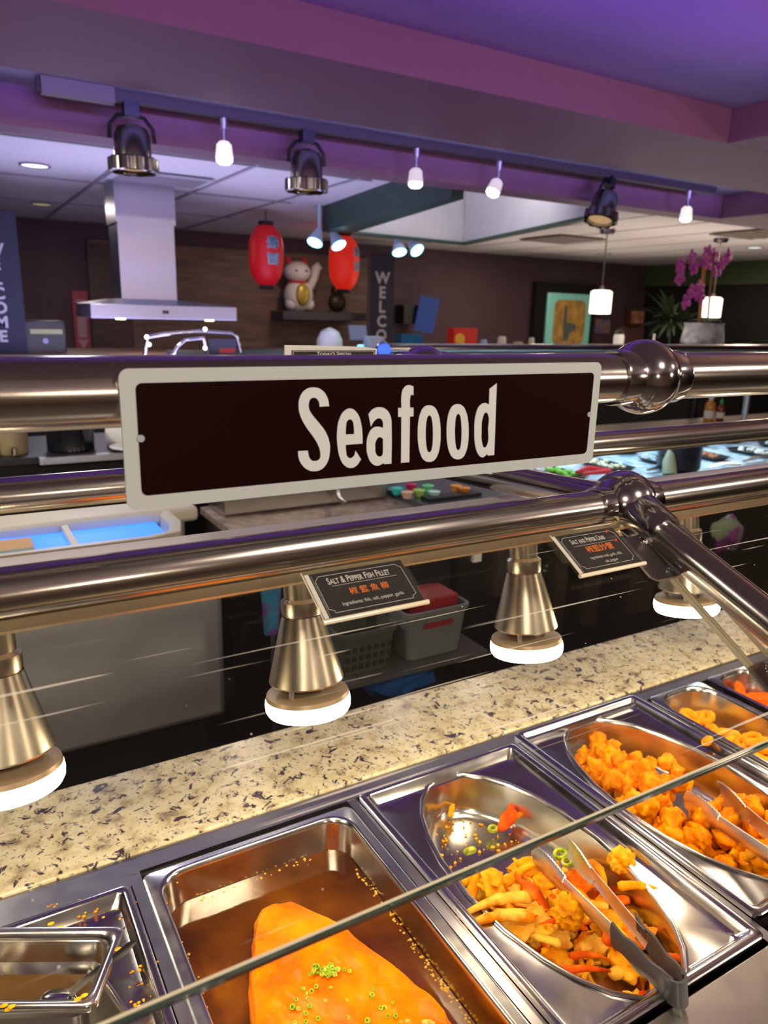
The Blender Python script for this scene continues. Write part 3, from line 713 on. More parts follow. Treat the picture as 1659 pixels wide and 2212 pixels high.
def _sauce(m):
    b = m.node_tree.nodes['Principled BSDF']; tc = nd(m, 'ShaderNodeTexCoord')
    n = nd(m, 'ShaderNodeTexNoise', Scale=9, Detail=4); lk(m, tc.outputs['Object'], n.inputs['Vector'])
    r = ramp(m, [(.35, (.055, .013, .0)), (.55, (.125, .034, .0)), (.72, (.27, .085, .001))]); lk(m, n.outputs['Fac'], r.inputs[0]); lk(m, r.outputs[0], b.inputs['Base Color'])
    bp = nd(m, 'ShaderNodeBump', Strength=.12, Distance=.002); n2 = nd(m, 'ShaderNodeTexNoise', Scale=40, Detail=2); lk(m, tc.outputs['Object'], n2.inputs['Vector']); lk(m, n2.outputs['Fac'], bp.inputs['Height']); lk(m, bp.outputs[0], b.inputs['Normal'])
_sauce(M_sauce)
M_oil = food('foamy_oil_edge', (.70, .38, .03), (.80, .55, .10), (.70, .60, .25), 300, .15, .8, .001, 0)

# sauce in the fish pan
FP = (.3205, .65)
ZS_ = .846
sa = MB().loft([[Vector((FP[0]+x, FP[1]+y, ZS_)) for x, y in rrect(.1365, .2285, .036)], [Vector((FP[0]+x, FP[1]+y, ZS_+.0015)) for x, y in rrect(.1362, .2282, .036)]], True, True)
o = obj('sauce', sa, M_sauce, origin=(FP[0], FP[1], ZS_)); tag(o, 'red brown sauce pooled in the rectangular pan around the fish', 'sauce', kind='stuff')
fo = MB(); rnd = random.Random(3)
for k in range(170):
    t = rnd.random(); y = FP[1]-.19+.36*t; side = 1 if rnd.random() < .72 else -1
    if rnd.random() < .12: x = FP[0]+rnd.uniform(-.12, .12); y = FP[1]+.222+rnd.uniform(-.004, .004)
    else: x = FP[0]+side*(.1315+rnd.uniform(-.004, .005))
    fo.ball((x, y, ZS_+.0015), rnd.uniform(.0008, .0024), 8, (1, 1, .6))
o = obj('sauce_foam', fo, M_oil, origin=(FP[0], FP[1], ZS_)); tag(o, 'yellow oily foam beads along the edge of the fish sauce', 'foam', kind='stuff')

# fish fillet
def fillet():
    px = [(552, 1978), (575, 1960), (600, 1958), (632, 1951), (662, 1962), (700, 1985), (745, 2010), (800, 2050), (850, 2085), (905, 2135), (945, 2165), (972, 2200), (975, 2240), (930, 2330), (700, 2400), (560, 2330), (548, 2250), (541, 2190), (536, 2120), (543, 2060), (548, 2015)]
    ring = [atz(x, y, .873) for x, y in px]
    n = len(ring); c = sum(ring, Vector())/n; L = []
    fine = []
    for i in range(n):
        for k in range(5):
            p0, p1, p2, p3 = ring[i-1], ring[i], ring[(i+1) % n], ring[(i+2) % n]; t = k/5
            fine.append(.5*((2*p1)+(p2-p0)*t+(2*p0-5*p1+4*p2-p3)*t*t+(3*p1-p0-3*p2+p3)*t**3))
    for s_, z in ((.985, .8475), (1.0, .856), (1.0, .868), (.985, .8745), (.955, .878), (.86, .8805), (.72, .8815), (.55, .882), (.36, .8822), (.18, .8824), (.04, .8824)):
        L.append([Vector((c.x+(p.x-c.x)*s_, c.y+(p.y-c.y)*s_, z)) for p in fine])
    body = L[:5]
    for k in range(30):
        s_ = .935*(1-k/30)+.02; body.append([Vector((c.x+(p.x-c.x)*s_, c.y+(p.y-c.y)*s_, .8785+.006*(1-s_**3))) for p in fine])
    L = body
    for li, ring_ in enumerate(L):
        for p in ring_:
            q_ = noise.noise(Vector((p.x*26, p.y*16, 3)))*.0060+noise.noise(Vector((p.x*70, p.y*45, 1)))*.0026-abs(noise.noise(Vector((p.x*34+p.y*12, p.y*30, 7))))*.0040
            p.z += q_*(0 if li == 0 else .5 if li < 3 else 1)
            if li in (1, 2, 3): 
                w = noise.noise(Vector((p.x*90, p.y*90, 9)))*.0035; d = (p-c).normalized(); p.x += d.x*w; p.y += d.y*w
    t = thing('fish_fillet', (c.x, c.y, .8475), 'large orange glazed fish fillet lying in the sauce', 'fish')
    bd = obj('fillet', MB().loft(L, True, True), M_fish, t, t.location, ang=80)
    # the cut end showing pale layered flesh
    e = MB()
    for k in range(8):
        a = atz(800+k*18, 2196+3*k-abs(k-4)*2, .878); e.ball((a.x, a.y, .8765+.001*(k % 2)), .0070, 12, (1.5, .7, .55), (0, .2, -.9+.05*k))
    obj('flesh_flakes', e, M_fishcut, t, t.location)
    return t
fillet()
rnd = random.Random(11)
def scallions():
    b = MB().lathe([(.0021, 0), (.0025, .0012), (.0021, .0026), (.0012, .0026), (.0010, .0006)], (0, 0, 0), 10)
    proto = obj('scallion_slice', b, M_scallion); spots = []
    for k in range(34): spots.append((700+rnd.gauss(0, 17), 2095+rnd.gauss(0, 9)))
    for k in range(26): spots.append((rnd.uniform(610, 860), rnd.uniform(2120, 2205)))
    for i, (x, y) in enumerate(spots):
        o = proto if i == 0 else proto.copy()
        if i: COL.objects.link(o)
        w = atz(x, y, .887); o.location = (w.x, w.y, .8825+(.0018 if i < 12 else 0)+rnd.uniform(0, .001)); o.rotation_euler = (rnd.uniform(-.8, .8), rnd.uniform(-.8, .8), rnd.uniform(0, 6)); o.scale = (rnd.uniform(.8, 1.5),)*3
        tag(o, 'green scallion slice in the dense clump on top of the fish' if i < 34 else 'green scallion slice scattered on the front of the fish', 'scallion', 'chopped scallions on the fish')
scallions()

# piles of food: each piece its own object
def pile(protos, n, inside, zf, size, group, cat, labels, seed, zmax, tilt=1.0, minsep=.6, ys=None):
    rr_ = random.Random(seed); placed = []
    k = 0; tries = 0; items = []
    while k < n and tries < n*60:
        tries += 1
        x, y = inside(rr_)
        if x is None: continue
        z = zf(x, y)
        s = rr_.uniform(.8, 1.2)
        lev = 0
        for (a, b_, c_, d_) in placed:
            dd = sqrt((a-x)**2+(b_-y)**2)
            if dd < (size*s+d_)*minsep*.5: lev = 99; break
            if dd < (size*s+d_)*.85: lev = max(lev, c_+size*.55)
        if lev == 99: 
            if rr_.random() < .8: continue
            lev = 0
            for (a, b_, c_, d_) in placed:
                if sqrt((a-x)**2+(b_-y)**2) < (size*s+d_)*.7: lev = max(lev, c_+size*.9)
        z = max(z, lev)
        if z > zmax(x, y): continue
        i = rr_.randrange(len(protos)); p = protos[i]
        if isinstance(p, bpy.types.Object) and p.type == 'MESH' and not p.children:
            o = p.copy(); COL.objects.link(o)
        else: o = dup(p, (0, 0, 0))
        o.location = (x, y, z+size*s*.5); o.rotation_euler = (rr_.uniform(-tilt, tilt), rr_.uniform(-tilt, tilt), rr_.uniform(0, 6.28)); o.scale = (s,)*3
        o['label'] = labels[i]; tag(o, None, cat, group); items.append((o, x, y, z)); placed.append((x, y, z, size*s)); k += 1
    if items:
        xs_ = sorted(t_[1] for t_ in items); ys_ = sorted(t_[2] for t_ in items); m_ = len(items)
        for o, x, y, z in items:
            fy = sum(1 for q_ in ys_ if q_ < y)/m_; row = 'front' if fy < .25 else 'front middle' if fy < .5 else 'back middle' if fy < .75 else 'back'
            fx = sum(1 for q_ in xs_ if q_ < x)/m_; cl_ = 'left' if fx < .34 else 'right' if fx > .66 else 'centre'
            over = any(abs(x-b[1]) < size*.8 and abs(y-b[2]) < size*.8 and b[3] > z+size*.4 for b in items if b[0] is not o)
            o['label'] = o['label'].replace('@', ('buried under others' if over else 'on top')+' at the %s %s' % (row, cl_))
    for p in protos:
        for c in list(p.children): bpy.data.objects.remove(c)
        bpy.data.objects.remove(p)
    return k
def inell(cx, cy, rx, ry):
    def f(r):
        while True:
            a, b_ = r.uniform(-1, 1), r.uniform(-1, 1)
            if a*a+b_*b_ < 1: return cx+a*rx, cy+b_*ry
    return f
# nuggets in the oval pan
nug = []
for i in range(9):
    bm = blob_mesh(.0185, i+1, 3, .50, (1, .80, .80), 1.35)
    nug.append(obj('fried_nugget', bm, M_nugget, ang=80))
def nug_in(r):
    x, y = inell(1.003, .687, .104, .212)(r)
    # bare patch on the right back and in the middle
    w = (x-1.003)/.104; v = (y-.687)/.212
    if v > -.05 and w > .55-.55*v+.1: return None, None
    if abs(v+.02) < .16 and w > .0: return None, None
    return x, y
print('nuggets', pile(nug, 150, nug_in, lambda x, y: .8200, .0165, 'orange fried nuggets heaped in the oval pan', 'fried nugget',
     ['orange fried nugget @ of the nugget heap']*9, 5, lambda x, y: .884, 3.0, .50))
n1 = obj('fried_nugget', blob_mesh(.011, 33, 3, .3, (1.5, .8, .6)), M_nugget); w = atz(1528, 1602, .905); n1.location = (w.x, w.y, ZC+.0075); n1.rotation_euler = (0, 0, .3)
tag(n1, 'single orange fried nugget lying on the pan rim behind the nugget pile', 'fried nugget')
# battered rings
def ring_mesh(R_, r_, seed, arc=2*pi):
    m = MB(); n = 36; k = 12; L = []
    for i in range(n+1 if arc < 6.2 else n):
        a = arc*i/n; wob = 1+.16*noise.noise(Vector((cos(a)*1.4, sin(a)*1.4, seed*3.1))); rr2 = r_*(1+.28*noise.noise(Vector((cos(a)*3, sin(a)*3, seed*1.7+5))))
        c = Vector((R_*wob*cos(a), R_*wob*sin(a)*.82, R_*.14*sin(2*a+seed)))
        L.append([c+Vector((cos(a)*cos(2*pi*j/k), sin(a)*cos(2*pi*j/k), sin(2*pi*j/k)))*rr2 for j in range(k)])
    if arc > 6.2: L.append(L[0]); return m.loft(L)
    return m.loft(L, True, True)
rg = [obj('battered_ring', ring_mesh(.023, .0075, i, 2*pi if i < 4 else 3.9), M_ring, ang=80) for i in range(6)]
def ring_in(r):
    x, y = r.uniform(1.212, 1.312), r.uniform(.46, .875)
    if x > 1.275 and y > .74: return None, None
    return x, y
print('rings', pile(rg, 64, ring_in, lambda x, y: .848-.05*(y-.6), .0135, 'yellow battered rings in the narrow pan', 'fried ring', ['yellow battered ring @ of its narrow pan']*6, 8, lambda x, y: .888, .7, .26))
cks = [obj('orange_chunk', blob_mesh(.0165, 50+i, 3, .40, (1.5, .8, .7), 1.3), M_chunk, ang=80) for i in range(5)]
print('chunks', pile(cks, 46, lambda r: (r.uniform(1.395, 1.49), r.uniform(.45, .875)), lambda x, y: .8480, .0135, 'bright orange pieces in the far narrow pan', 'food piece', ['bright orange glazed piece @ of its narrow pan']*5, 4, lambda x, y: .893, 3, .6))

# ---- crab
def leg_mesh(L_, r0, bend, seed):
    pts = []; rad = []
    for i in range(15):
        t = i/14; a = bend*t
        pts.append(Vector((L_*(t-.5), sin(a*1.3)*L_*.25*(1 if bend > 0 else -1), .12*L_*sin(pi*t))))
        joint = 1+.35*max(0, 1-abs(t-.45)/.06)-.22*max(0, 1-abs(t-.52)/.05)
        rad.append(r0*(1-.78*t**1.3)*joint*(1+.12*noise.noise(Vector((t*9, seed, 0)))))
    rad[0] *= .7; return MB().tube(pts, rad, 12, (1, .72))
def claw_mesh(s_, seed):
    m = MB()
    m.tube([(-.9*s_, 0, 0), (-.7*s_, 0, .0), (-.3*s_, .03*s_, .05*s_), (0, .02*s_, .04*s_), (.25*s_, 0, 0)], [.10*s_, .20*s_, .30*s_, .27*s_, .18*s_], 14, (1, .7))
    m.tube([(.08*s_, .12*s_, 0), (.45*s_, .26*s_, .02*s_), (.8*s_, .26*s_, .02*s_), (1.15*s_, .10*s_, 0)], [.15*s_, .13*s_, .085*s_, .015*s_], 12, (1, .8))
    m.tube([(.08*s_, -.12*s_, 0), (.4*s_, -.25*s_, .0), (.7*s_, -.22*s_, 0), (.95*s_, -.06*s_, 0)], [.13*s_, .10*s_, .065*s_, .012*s_], 12, (1, .8))
    return m
cp = []
lab = []
for i in range(4): cp.append(obj('fried_crab_piece', leg_mesh(.075-.006*i, .0078, .9+.4*i, i), (M_crab, M_crab, M_crabred, M_crabpale)[i], ang=80)); lab.append(('thick orange', 'orange', 'slim red', 'pale')[i]+' crab leg @ of the crab heap')
for i in range(2): cp.append(obj('fried_crab_piece', leg_mesh(.050, .0050, -1.2, 9+i), (M_crabred, M_crab)[i], ang=80)); lab.append(('short red', 'short orange')[i]+' crab leg @ of the crab heap')
for i in range(4):
    bm = blob_mesh(.020, 70+i, 3, .40, (1.35, .85, .55), 1.9); cp.append(obj('fried_crab_piece', bm, (M_crab, M_crabpale, M_crab, M_crabred)[i], ang=80)); lab.append(('orange', 'pale', 'yellowish', 'reddish')[i]+' chopped crab piece @ of the crab heap')
def crab_in(r):
    x, y = inell(.6635, .648, .092, .195)(r)
    v = (y-.648)/.195
    if v > .30: return None, None
    if v > .12 and x > .70: return None, None
    if y < .50 and x < .6635-.04 and r.random() < .7: return None, None
    return x, y
def zc(x, y): return .8170
print('crab', pile(cp, 112, crab_in, zc, .0115, 'fried crab pieces heaped in the oval pan', 'crab', lab, 21, lambda x, y: .880 if x > .6 else .872, .38, .5))
# individually placed pieces
def place(o, px, py, z, rot, label, cat='crab', group=None, sc=1):
    w = atz(px, py, z); o.location = (w.x, w.y, z); o.rotation_euler = rot; o.scale = (sc,)*3; tag(o, label, cat, group); return o
place(obj('crab_claw', claw_mesh(.042, 1), M_crabred, ang=80), 1105, 1762, .848, (.35, -.15, .35), 'orange red crab claw with open pincers at the back of the oval crab pan')
place(obj('fried_crab_piece', leg_mesh(.042, .0055, 1.2, 3), M_crab, ang=80), 985, 1752, .832, (0, .1, .5), 'small bent crab leg alone at the back left of the oval crab pan')
place(obj('fried_crab_piece', leg_mesh(.115, .0105, .8, 5), M_crabpale, ang=80), 1060, 1950, .878, (.1, .05, 2.75), 'long pale crab leg, upper of two at the left edge of the crab heap')
place(obj('fried_crab_piece', leg_mesh(.110, .0115, .7, 6), M_crabpale, ang=80), 1062, 1985, .874, (.1, .0, 2.70), 'long pale crab leg, lower of two at the left edge of the crab heap')
place(obj('fried_crab_piece', leg_mesh(.100, .0080, .8, 7), M_crabred, ang=80), 1240, 2130, .862, (.1, .0, -.55), 'long red crab leg along the front edge of the crab pan')
place(obj('crab_claw', claw_mesh(.034, 2), M_crabred, ang=80), 1140, 1915, .884, (.3, .2, 1.2), 'red crab claw on the heap left of the tongs tip')
place(obj('fried_crab_piece', blob_mesh(.026, 81, 4, .34, (1.1, .8, .7), 2.4), M_crab, ang=80), 1230, 1965, .882, (.2, .1, .4), 'large battered crab body lump just left of the steel tongs')
place(obj('fried_crab_piece', blob_mesh(.021, 85, 4, .34, (1.0, .9, .8), 2.4), M_crab, ang=80), 1345, 1860, .880, (.2, .1, .4), 'battered crab body lump right of the steel tongs at the pan edge')
place(obj('fried_crab_piece', leg_mesh(.070, .0075, .9, 12), M_crab, ang=80), 1390, 1935, .876, (.1, .1, -.9), 'orange crab leg leaning on the right wall of the crab pan')
place(obj('fried_crab_piece', leg_mesh(.060, .0065, .9, 14), M_crabred, ang=80), 1465, 2075, .866, (.1, .5, 1.5), 'crab leg standing against the right front wall of the crab pan')
# green chilli slices
def chili(R_):
    m = MB(); L = []
    for r_, z in ((R_*.55, -.002), (R_*.95, -.002), (R_, .0), (R_*.95, .002), (R_*.55, .002), (R_*.5, 0)): L.append([Vector((r_*cos(2*pi*i/20), r_*sin(2*pi*i/20)*.9, z)) for i in range(20)])
    L.append(L[0]); return m.loft(L)
for i, (px, py, z, s_) in enumerate(((1065, 1790, .832, 1.2), (945, 1858, .846, 1.5), (1015, 1838, .842, 1.5), (1210, 1845, .872, 1.5), (1225, 1862, .874, 1.3), (925, 1850, .842, 1.1), (1140, 1905, .872, 1.0))):
    place(obj('chili_slice', chili(.0075), M_pepgreen, ang=60), px, py, z, (.3*(i % 3), .2*(i % 2)+(.9 if i in (1, 2) else 0), i), ('green chilli ring lying alone on the bare pan bottom behind the crab heap', 'upright green chilli slice at the back left edge of the crab heap', 'upright green chilli slice right of another at the back of the crab heap', 'green chilli ring at the tips of the tongs', 'smaller green chilli ring touching the right tong tip', 'flat green chilli slice against the left wall of the crab pan', 'green chilli slice on the crab heap left of the tongs')[i], 'chili', 'green chilli slices in the crab pan', s_)
cr = MB(); rnd = random.Random(5)
for k in range(150):
    x, y = inell(.655, .74, .085, .14)(rnd); x, y = (x, y)
    cr.ball((x, y, .8172+rnd.uniform(0, .001)), rnd.uniform(.0008, .0028), 8, (1.3, 1, .6), (0, 0, rnd.random()*6))
o = obj('crumbs', cr, M_crab, origin=(.6635, .66, .817)); tag(o, 'orange fry crumbs scattered on the bottom of the crab pan', 'crumbs', kind='stuff')
# crumbs on the steel around the small sauce pan and pans
cr = MB()
for k in range(60):
    px, py = rnd.choice(((rnd.uniform(100, 270), rnd.uniform(1940, 1992)), (rnd.uniform(280, 345), rnd.uniform(2090, 2200)), (rnd.uniform(270, 400), rnd.uniform(1900, 2180))))
    w = atz(px, py, .8895); cr.ball((w.x, w.y, .893), rnd.uniform(.0006, .0022), 8, (1.2, 1, .5))
o = obj('crumbs', cr, M_nugget, origin=(.1, .75, .8895)); tag(o, 'orange crumbs on the dark steel behind the small sauce pan', 'crumbs', kind='stuff')

# ------------------------------------------------------------------ small sauce pan with spoon
sp = thing('small_sauce_pan', (.014, .778, .826), 'small square steel pan of brown sauce tilted across the oval pan at the lower left', 'pan'); sp.rotation_euler = (0, 0, radians(-28.2))
hx, hy = .088, .054
L = [lp(hx, hy, .010, .096), lp(hx, hy, .010, .1035), lp(hx-.002, hy-.002, .010, .1050), lp(hx-.010, hy-.010, .016, .1035), lp(hx-.0125, hy-.0125, .018, .0985), lp(hx-.016, hy-.016, .018, .072), lp(hx-.019, hy-.019, .018, .068), lp(hx-.026, hy-.026, .016, .006), lp(hx-.032, hy-.032, .012, .001)]
obj('basin', MB().loft(L, False, True), M_pan, sp, ang=60)
L2 = [lp(hx-.0005, hy-.0005, .010, .0965), lp(hx-.0145, hy-.0145, .018, .0965), lp(hx-.018, hy-.018, .018, .066), lp(hx-.025, hy-.025, .016, .003), lp(hx-.032, hy-.032, .012, .0)]
obj('outer_wall', MB().loft(L2, False, True), M_pan, sp, ang=60)
M_brown = mat('brown_sauce', (.085, .040, .008), .06, spec=.7, coat=.3)
o = obj('brown_sauce', MB().loft([lp(hx-.0205, hy-.0205, .017, .054), lp(hx-.0203, hy-.0203, .017, .0548)], True, True), M_brown)
o.location = sp.location; o.rotation_euler = sp.rotation_euler; tag(o, 'dark brown sauce in the small square pan', 'sauce', kind='stuff')
st = MB()
for px, py, z in ((110, 1995, .93), (130, 2003, .93), (8, 2172, .932), (25, 2174, .932), (18, 2180, .930), (168, 2158, .932), (182, 2150, .932), (255, 2050, .931)):
    w = atz(px, py, z); st.ball((w.x, w.y, z), .0028, 8, (1.5, 1, .35))
dr = obj('drip', st, M_ring, origin=(0, .8, .93)); tag(dr, 'yellow sauce drips on the rim of the small square pan', 'drips', kind='stuff')
spn = thing('serving_spoon', (0, 0, 0), 'thin steel spoon standing in the small pan of brown sauce', 'spoon')
a = atz(172, 2128, .903); b_ = atz(286, 2040, .950); d = b_-a; sd = d.cross(Vector((0, 0, 1))).normalized()
hnd = MB(); L = []
for t_, w_ in ((-.25, .0075), (0, .0078), (.5, .0082), (.92, .0085), (1.0, .0060), (1.07, .0014)):
    p = a+d*t_; up = Vector((0, 0, 1)); L.append([p-sd*w_, p-sd*w_*.5+up*-.0022, p+sd*w_*.5-up*.0022, p+sd*w_, p+sd*w_*.5-up*.0010, p-sd*w_*.5-up*.0010])
obj('handle', hnd.loft(L, True, True), M_pan, spn, ang=50)
bw = MB().ball(a-d*.42+Vector((0, 0, .004)), .018, 16, (1.2, .8, .35), (0, 0, radians(-28)))
obj('spoon_bowl', bw, M_chrome, spn)

# ------------------------------------------------------------------ tongs
def tongs(hinge, tipA, tipB, grip, lab, w=.0105, scallop=True, rub=True):
    """spring tongs: two channel arms joined by a rounded hinge end, rubber sleeves, scalloped tips"""
    hinge, tipA, tipB = Vector(hinge), Vector(tipA), Vector(tipB)
    t = thing('tongs', hinge, lab, 'tongs')
    T = []
    mid = (tipA+tipB)/2; ax = (mid-hinge).normalized(); side = (tipA-tipB); side = (side-ax*side.dot(ax)).normalized(); up = side.cross(ax)
    if up.z < 0: up = -up
    LL = (mid-hinge).length; spread = (tipA-tipB).length/2
    for sgn, tip in ((1, tipA), (-1, tipB)):
        def cl(u):                      # centre line of one arm, u 0..1 from the hinge end
            base = hinge+ax*LL*u; off = .0115*sqrt(min(1, u/.06)) if u < .06 else .0115+(spread-.0115)*((u-.06)/.94)
            return base+side*sgn*off
        def strip(u0, u1, wid, th, n, wav=0, dish=0.0):
            Ls = []
            for i in range(n+1):
                u = u0+(u1-u0)*i/n; p = cl(u); q_ = cl(min(u+.01, 1.0)) if u < .99 else p+ax*.01; tg = (q_-p).normalized(); nrm = tg.cross(up).normalized()*(-1)
                if nrm.dot(side)*sgn < 0: nrm = -nrm
                ww = wid(u) if callable(wid) else wid
                zz = wav*(1 if i % 2 else -1) if wav else 0
                e = up*(ww+zz)
                Ls.append([p+e+nrm*(-dish), p+up*ww*.5+nrm*0, p-up*ww*.5, p-e+nrm*(-dish), p-e+nrm*(th-dish), p-up*ww*.5+nrm*th, p+up*ww*.5+nrm*th, p+e+nrm*(th-dish)])
            return MB().loft(Ls, True, True)
        obj('arm', strip(.30 if rub else .04, .74, lambda u: w*(1-.1*u), .0012, 16, 0, .004), M_tong, t, hinge, ang=40)
        obj('scalloped_tip', strip(.74, 1.0, lambda u: w*(1.0+.55*sin(pi*min(1, (u-.74)/.30))), .0012, 26, .0012, .006), M_tong, t, hinge, ang=40)
        if rub: obj('rubber_sleeve', strip(.03, .385, lambda u: w*1.22+.0022*sin((u-.03)*38), .0030, 20, 0, .003), M_rubber, t, hinge, ang=50)
    # rounded hinge end
    Ls = []
    for i in range(13):
        a_ = pi*i/12; p = hinge+ax*LL*.055+side*cos(a_)*.0125-ax*sin(a_)*.016; pi_ = hinge+ax*LL*.055+side*cos(a_)*.0095-ax*sin(a_)*.013
        Ls.append([p+up*w*1.25, p-up*w*1.25, pi_-up*w*1.25, pi_+up*w*1.25])
    obj('hinge_cap', MB().loft(Ls, True, True), M_rubber if rub else M_chrome, t, hinge, ang=50)
    return t
tongs(atz(1478, 2150, .918), atz(1228, 1822, .896), atz(1152, 1852, .888), .3, 'steel tongs with grey rubber grips lying across the crab pan', .0140)
tongs(atz(1840, 1960, .935), atz(1545, 1700, .896), atz(1490, 1738, .888), .3, 'steel tongs with scalloped ends dipping into the fried nuggets', .0150)

# ================================================================== background
# ---- behind the granite: grey appliance panel, low shelf with baskets, steel cabinet
bd = thing('chest_freezer', (.05, 2.4, .0), 'cream chest freezer with blue lit display trough and a plain grey front panel', 'freezer')
BO = (.05, 2.4, 0)
obj('front_panel', MB().bb(-1.2, .672, 2.10, 2.14, .385, .92), mat('grey_panel', (.42, .42, .41), .45), bd, BO, bevel=.02)
obj('base', MB().bb(-1.15, .62, 2.16, 2.8, .0, .384), M_black, bd, BO)
M_creamlit = mat('cream_enamel_body', (.62, .58, .46), .4)
tub = MB()
Lo = [[Vector((x, y, z)) for x, y in ((-1.2, y0), (x1-.12, y0), (x1-.03, y0+.03), (x1, y0+.14), (x1, 2.72), (-1.2, 2.72))] for y0, x1, z in ((2.141, .60, .6), (2.141, .60, .998), (2.155, .585, 1.000), (2.165, .57, .985), (2.17, .56, .86))]
obj('tub', tub.loft(Lo, True, True), M_creamlit, bd, BO, ang=30)
obj('back_panel', MB().bb(-1.2, .74, 2.74, 2.80, .6, 1.02), M_creamlit, bd, BO, bevel=.02)
obj('rear_top', MB().bb(-1.2, .70, 2.42, 2.739, .95, 1.0015), M_creamlit, bd, BO, bevel=.015)
obj('trough_glow', MB().bb(-1.2, .545, 2.19, 2.40, .862, .972), mat('blue_display_glow', (.02, .15, .5), .4, emit=(.01, .17, 1.0), es=1.3), bd, BO)
obj('divider', MB().bb(at(155, 1165, 2.25).x-.008, at(155, 1165, 2.25).x+.010, 2.175, 2.41, .96, .990), M_creamlit, bd, BO)
obj('trough_tray', MB().bb(-.5, at(72, 1165, 2.25).x, 2.23, 2.34, .9725, .985), mat('tan_tray', (.55, .32, .12), .5), bd, BO)
led = MB()
for k in range(44): led.ball((-1.0+.035*k, 2.186, .976), .0085, 10, (1, .6, .6))
ld = obj('light_strip', led, mat('cyan_led', (.2, .8, 1), .4, emit=(.05, .62, 1.0), es=7), bd, BO); tag(ld, 'row of cyan lights along the trough', kind='stuff')

cab = thing('low_cabinet', (1.6, 1.75, 0), 'dark cabinet with a steel front standing behind the granite ledge', 'cabinet')
KO = (1.6, 1.75, 0)
obj('steel_front', MB().bb(1.28, 3.6, 1.72, 1.75, .30, .99), M_darksteel, cab, KO)
obj('side', MB().bb(.70, 1.279, 1.75, 1.78, .30, .99), M_blackplastic, cab, KO)
obj('top', MB().bb(.70, 3.6, 1.751, 2.05, .992, 1.004), M_front, cab, KO)
obj('shelf', MB().bb(.72, 1.24, 1.50, 1.72, .730, .742), mat('grey_shelf', (.07, .07, .07), .5), cab, KO)
obj('outlet', MB().bb(1.33, 1.36, 1.708, 1.7195, .925, .955), M_white, cab, KO)
strips = [(1.42, 1.46), (1.52, 1.57), (1.68, 1.72), (1.82, 1.88), (2.05, 2.15)]
for x0, x1 in strips: obj('door_reflection', MB().bb(x0, x1, 1.700, 1.7195, .80 if x0 < 1.6 else .62, .985), M_brush, cab, KO)  # raised strips stand in for warm lights reflected in the steel front

def basket(nm, x0, x1, y0, y1, z0, z1, m, lab, holes=False):
    t = thing(nm, ((x0+x1)/2, (y0+y1)/2, z0), lab, 'basket'); o0 = t.location
    hx_, hy_ = (x1-x0)/2, (y1-y0)/2; h = z1-z0
    S = lambda k, z, r: [Vector((x, y, z)) for x, y in rrect(hx_*k, hy_*k, r)]
    obj('bin', MB().loft([S(.86, .001, .02), S(1., h-.012, .02), S(1.06, h-.012, .022), S(1.06, h, .022), S(.97, h, .018), S(.83, .008, .02)], True, True), m, t)
    hh = MB()
    if holes:
        for i in range(7):
            for j in range(3): hh.box((-hx_*.75+hx_*1.5*i/6, -hy_*(.90+.02*j)-.002, h*(.2+.2*j)), (hx_*.13, .004, h*.11))
        q_ = obj('slots', hh, mat('slot_shadow', (.015, .018, .015), .8), t); tag(q_, kind='stuff')
    else:
        obj('grip_slot', hh.box((0, -hy_-.001, h*.70), (hx_*.9, .004, h*.10)), mat('slot_red', (.25, .01, .01), .6), t)
    return t
basket('storage_basket', .985, 1.185, 1.53, 1.70, .743, .885, mat('pale_grey_bin', (.15, .165, .165), .5), 'pale grey plastic basket holding a red packet on the low shelf')
basket('storage_basket', .790, .955, 1.53, 1.70, .743, .865, mat('grey_green_bin', (.06, .072, .055), .6), 'dark grey green slotted basket on the low shelf left of the pale one', True)
rp = obj('red_packet', MB().bb(1.06, 1.17, 1.56, 1.66, .800, .905), mat('red_packet', (.25, .008, .008), .5), origin=(1.11, 1.6, .76), bevel=.004); tag(rp, 'red packet sticking out of the pale grey basket', 'packet')
bg = obj('blue_bag', blob_mesh(.09, 5, 3, .5, (1.3, .8, .5)), mat('blue_plastic', (.01, .07, .25), .25)); w = at(850, 1455, 1.62); bg.location = (w.x, 1.62, w.z); tag(bg, 'blue plastic bag in the dark under the basket shelf', 'bag')
_cw = at(586, 1312, 1.735)
cw = obj('hanging_cloth', MB().loft([[Vector((_cw.x+.030*cos(a)*(1-.3*k/6), 1.735+.014*sin(a), _cw.z+.075-.025*k)) for a in [2*pi*i/12 for i in range(12)]] for k in range(7)], True, True), noisy('blue_violet_cloth', (.01, .16, .30), (.12, .02, .20), 12, .7, lo=.45, hi=.55), origin=(_cw.x, 1.735, _cw.z-.075)); tag(cw, 'blue and violet cloth hanging left of the second heat lamp', 'cloth')
gs = obj('green_bag', blob_mesh(.06, 9, 3, .4, (1.3, .5, 1.2)), noisy('green_violet_bag', (.15, .20, .12), (.16, .03, .16), 9, .6, lo=.48, hi=.55)); w = at(1560, 1150, 1.66); gs.location = (w.x, 1.64, w.z); tag(gs, 'pale green and violet bag behind the slanted post', 'bag')

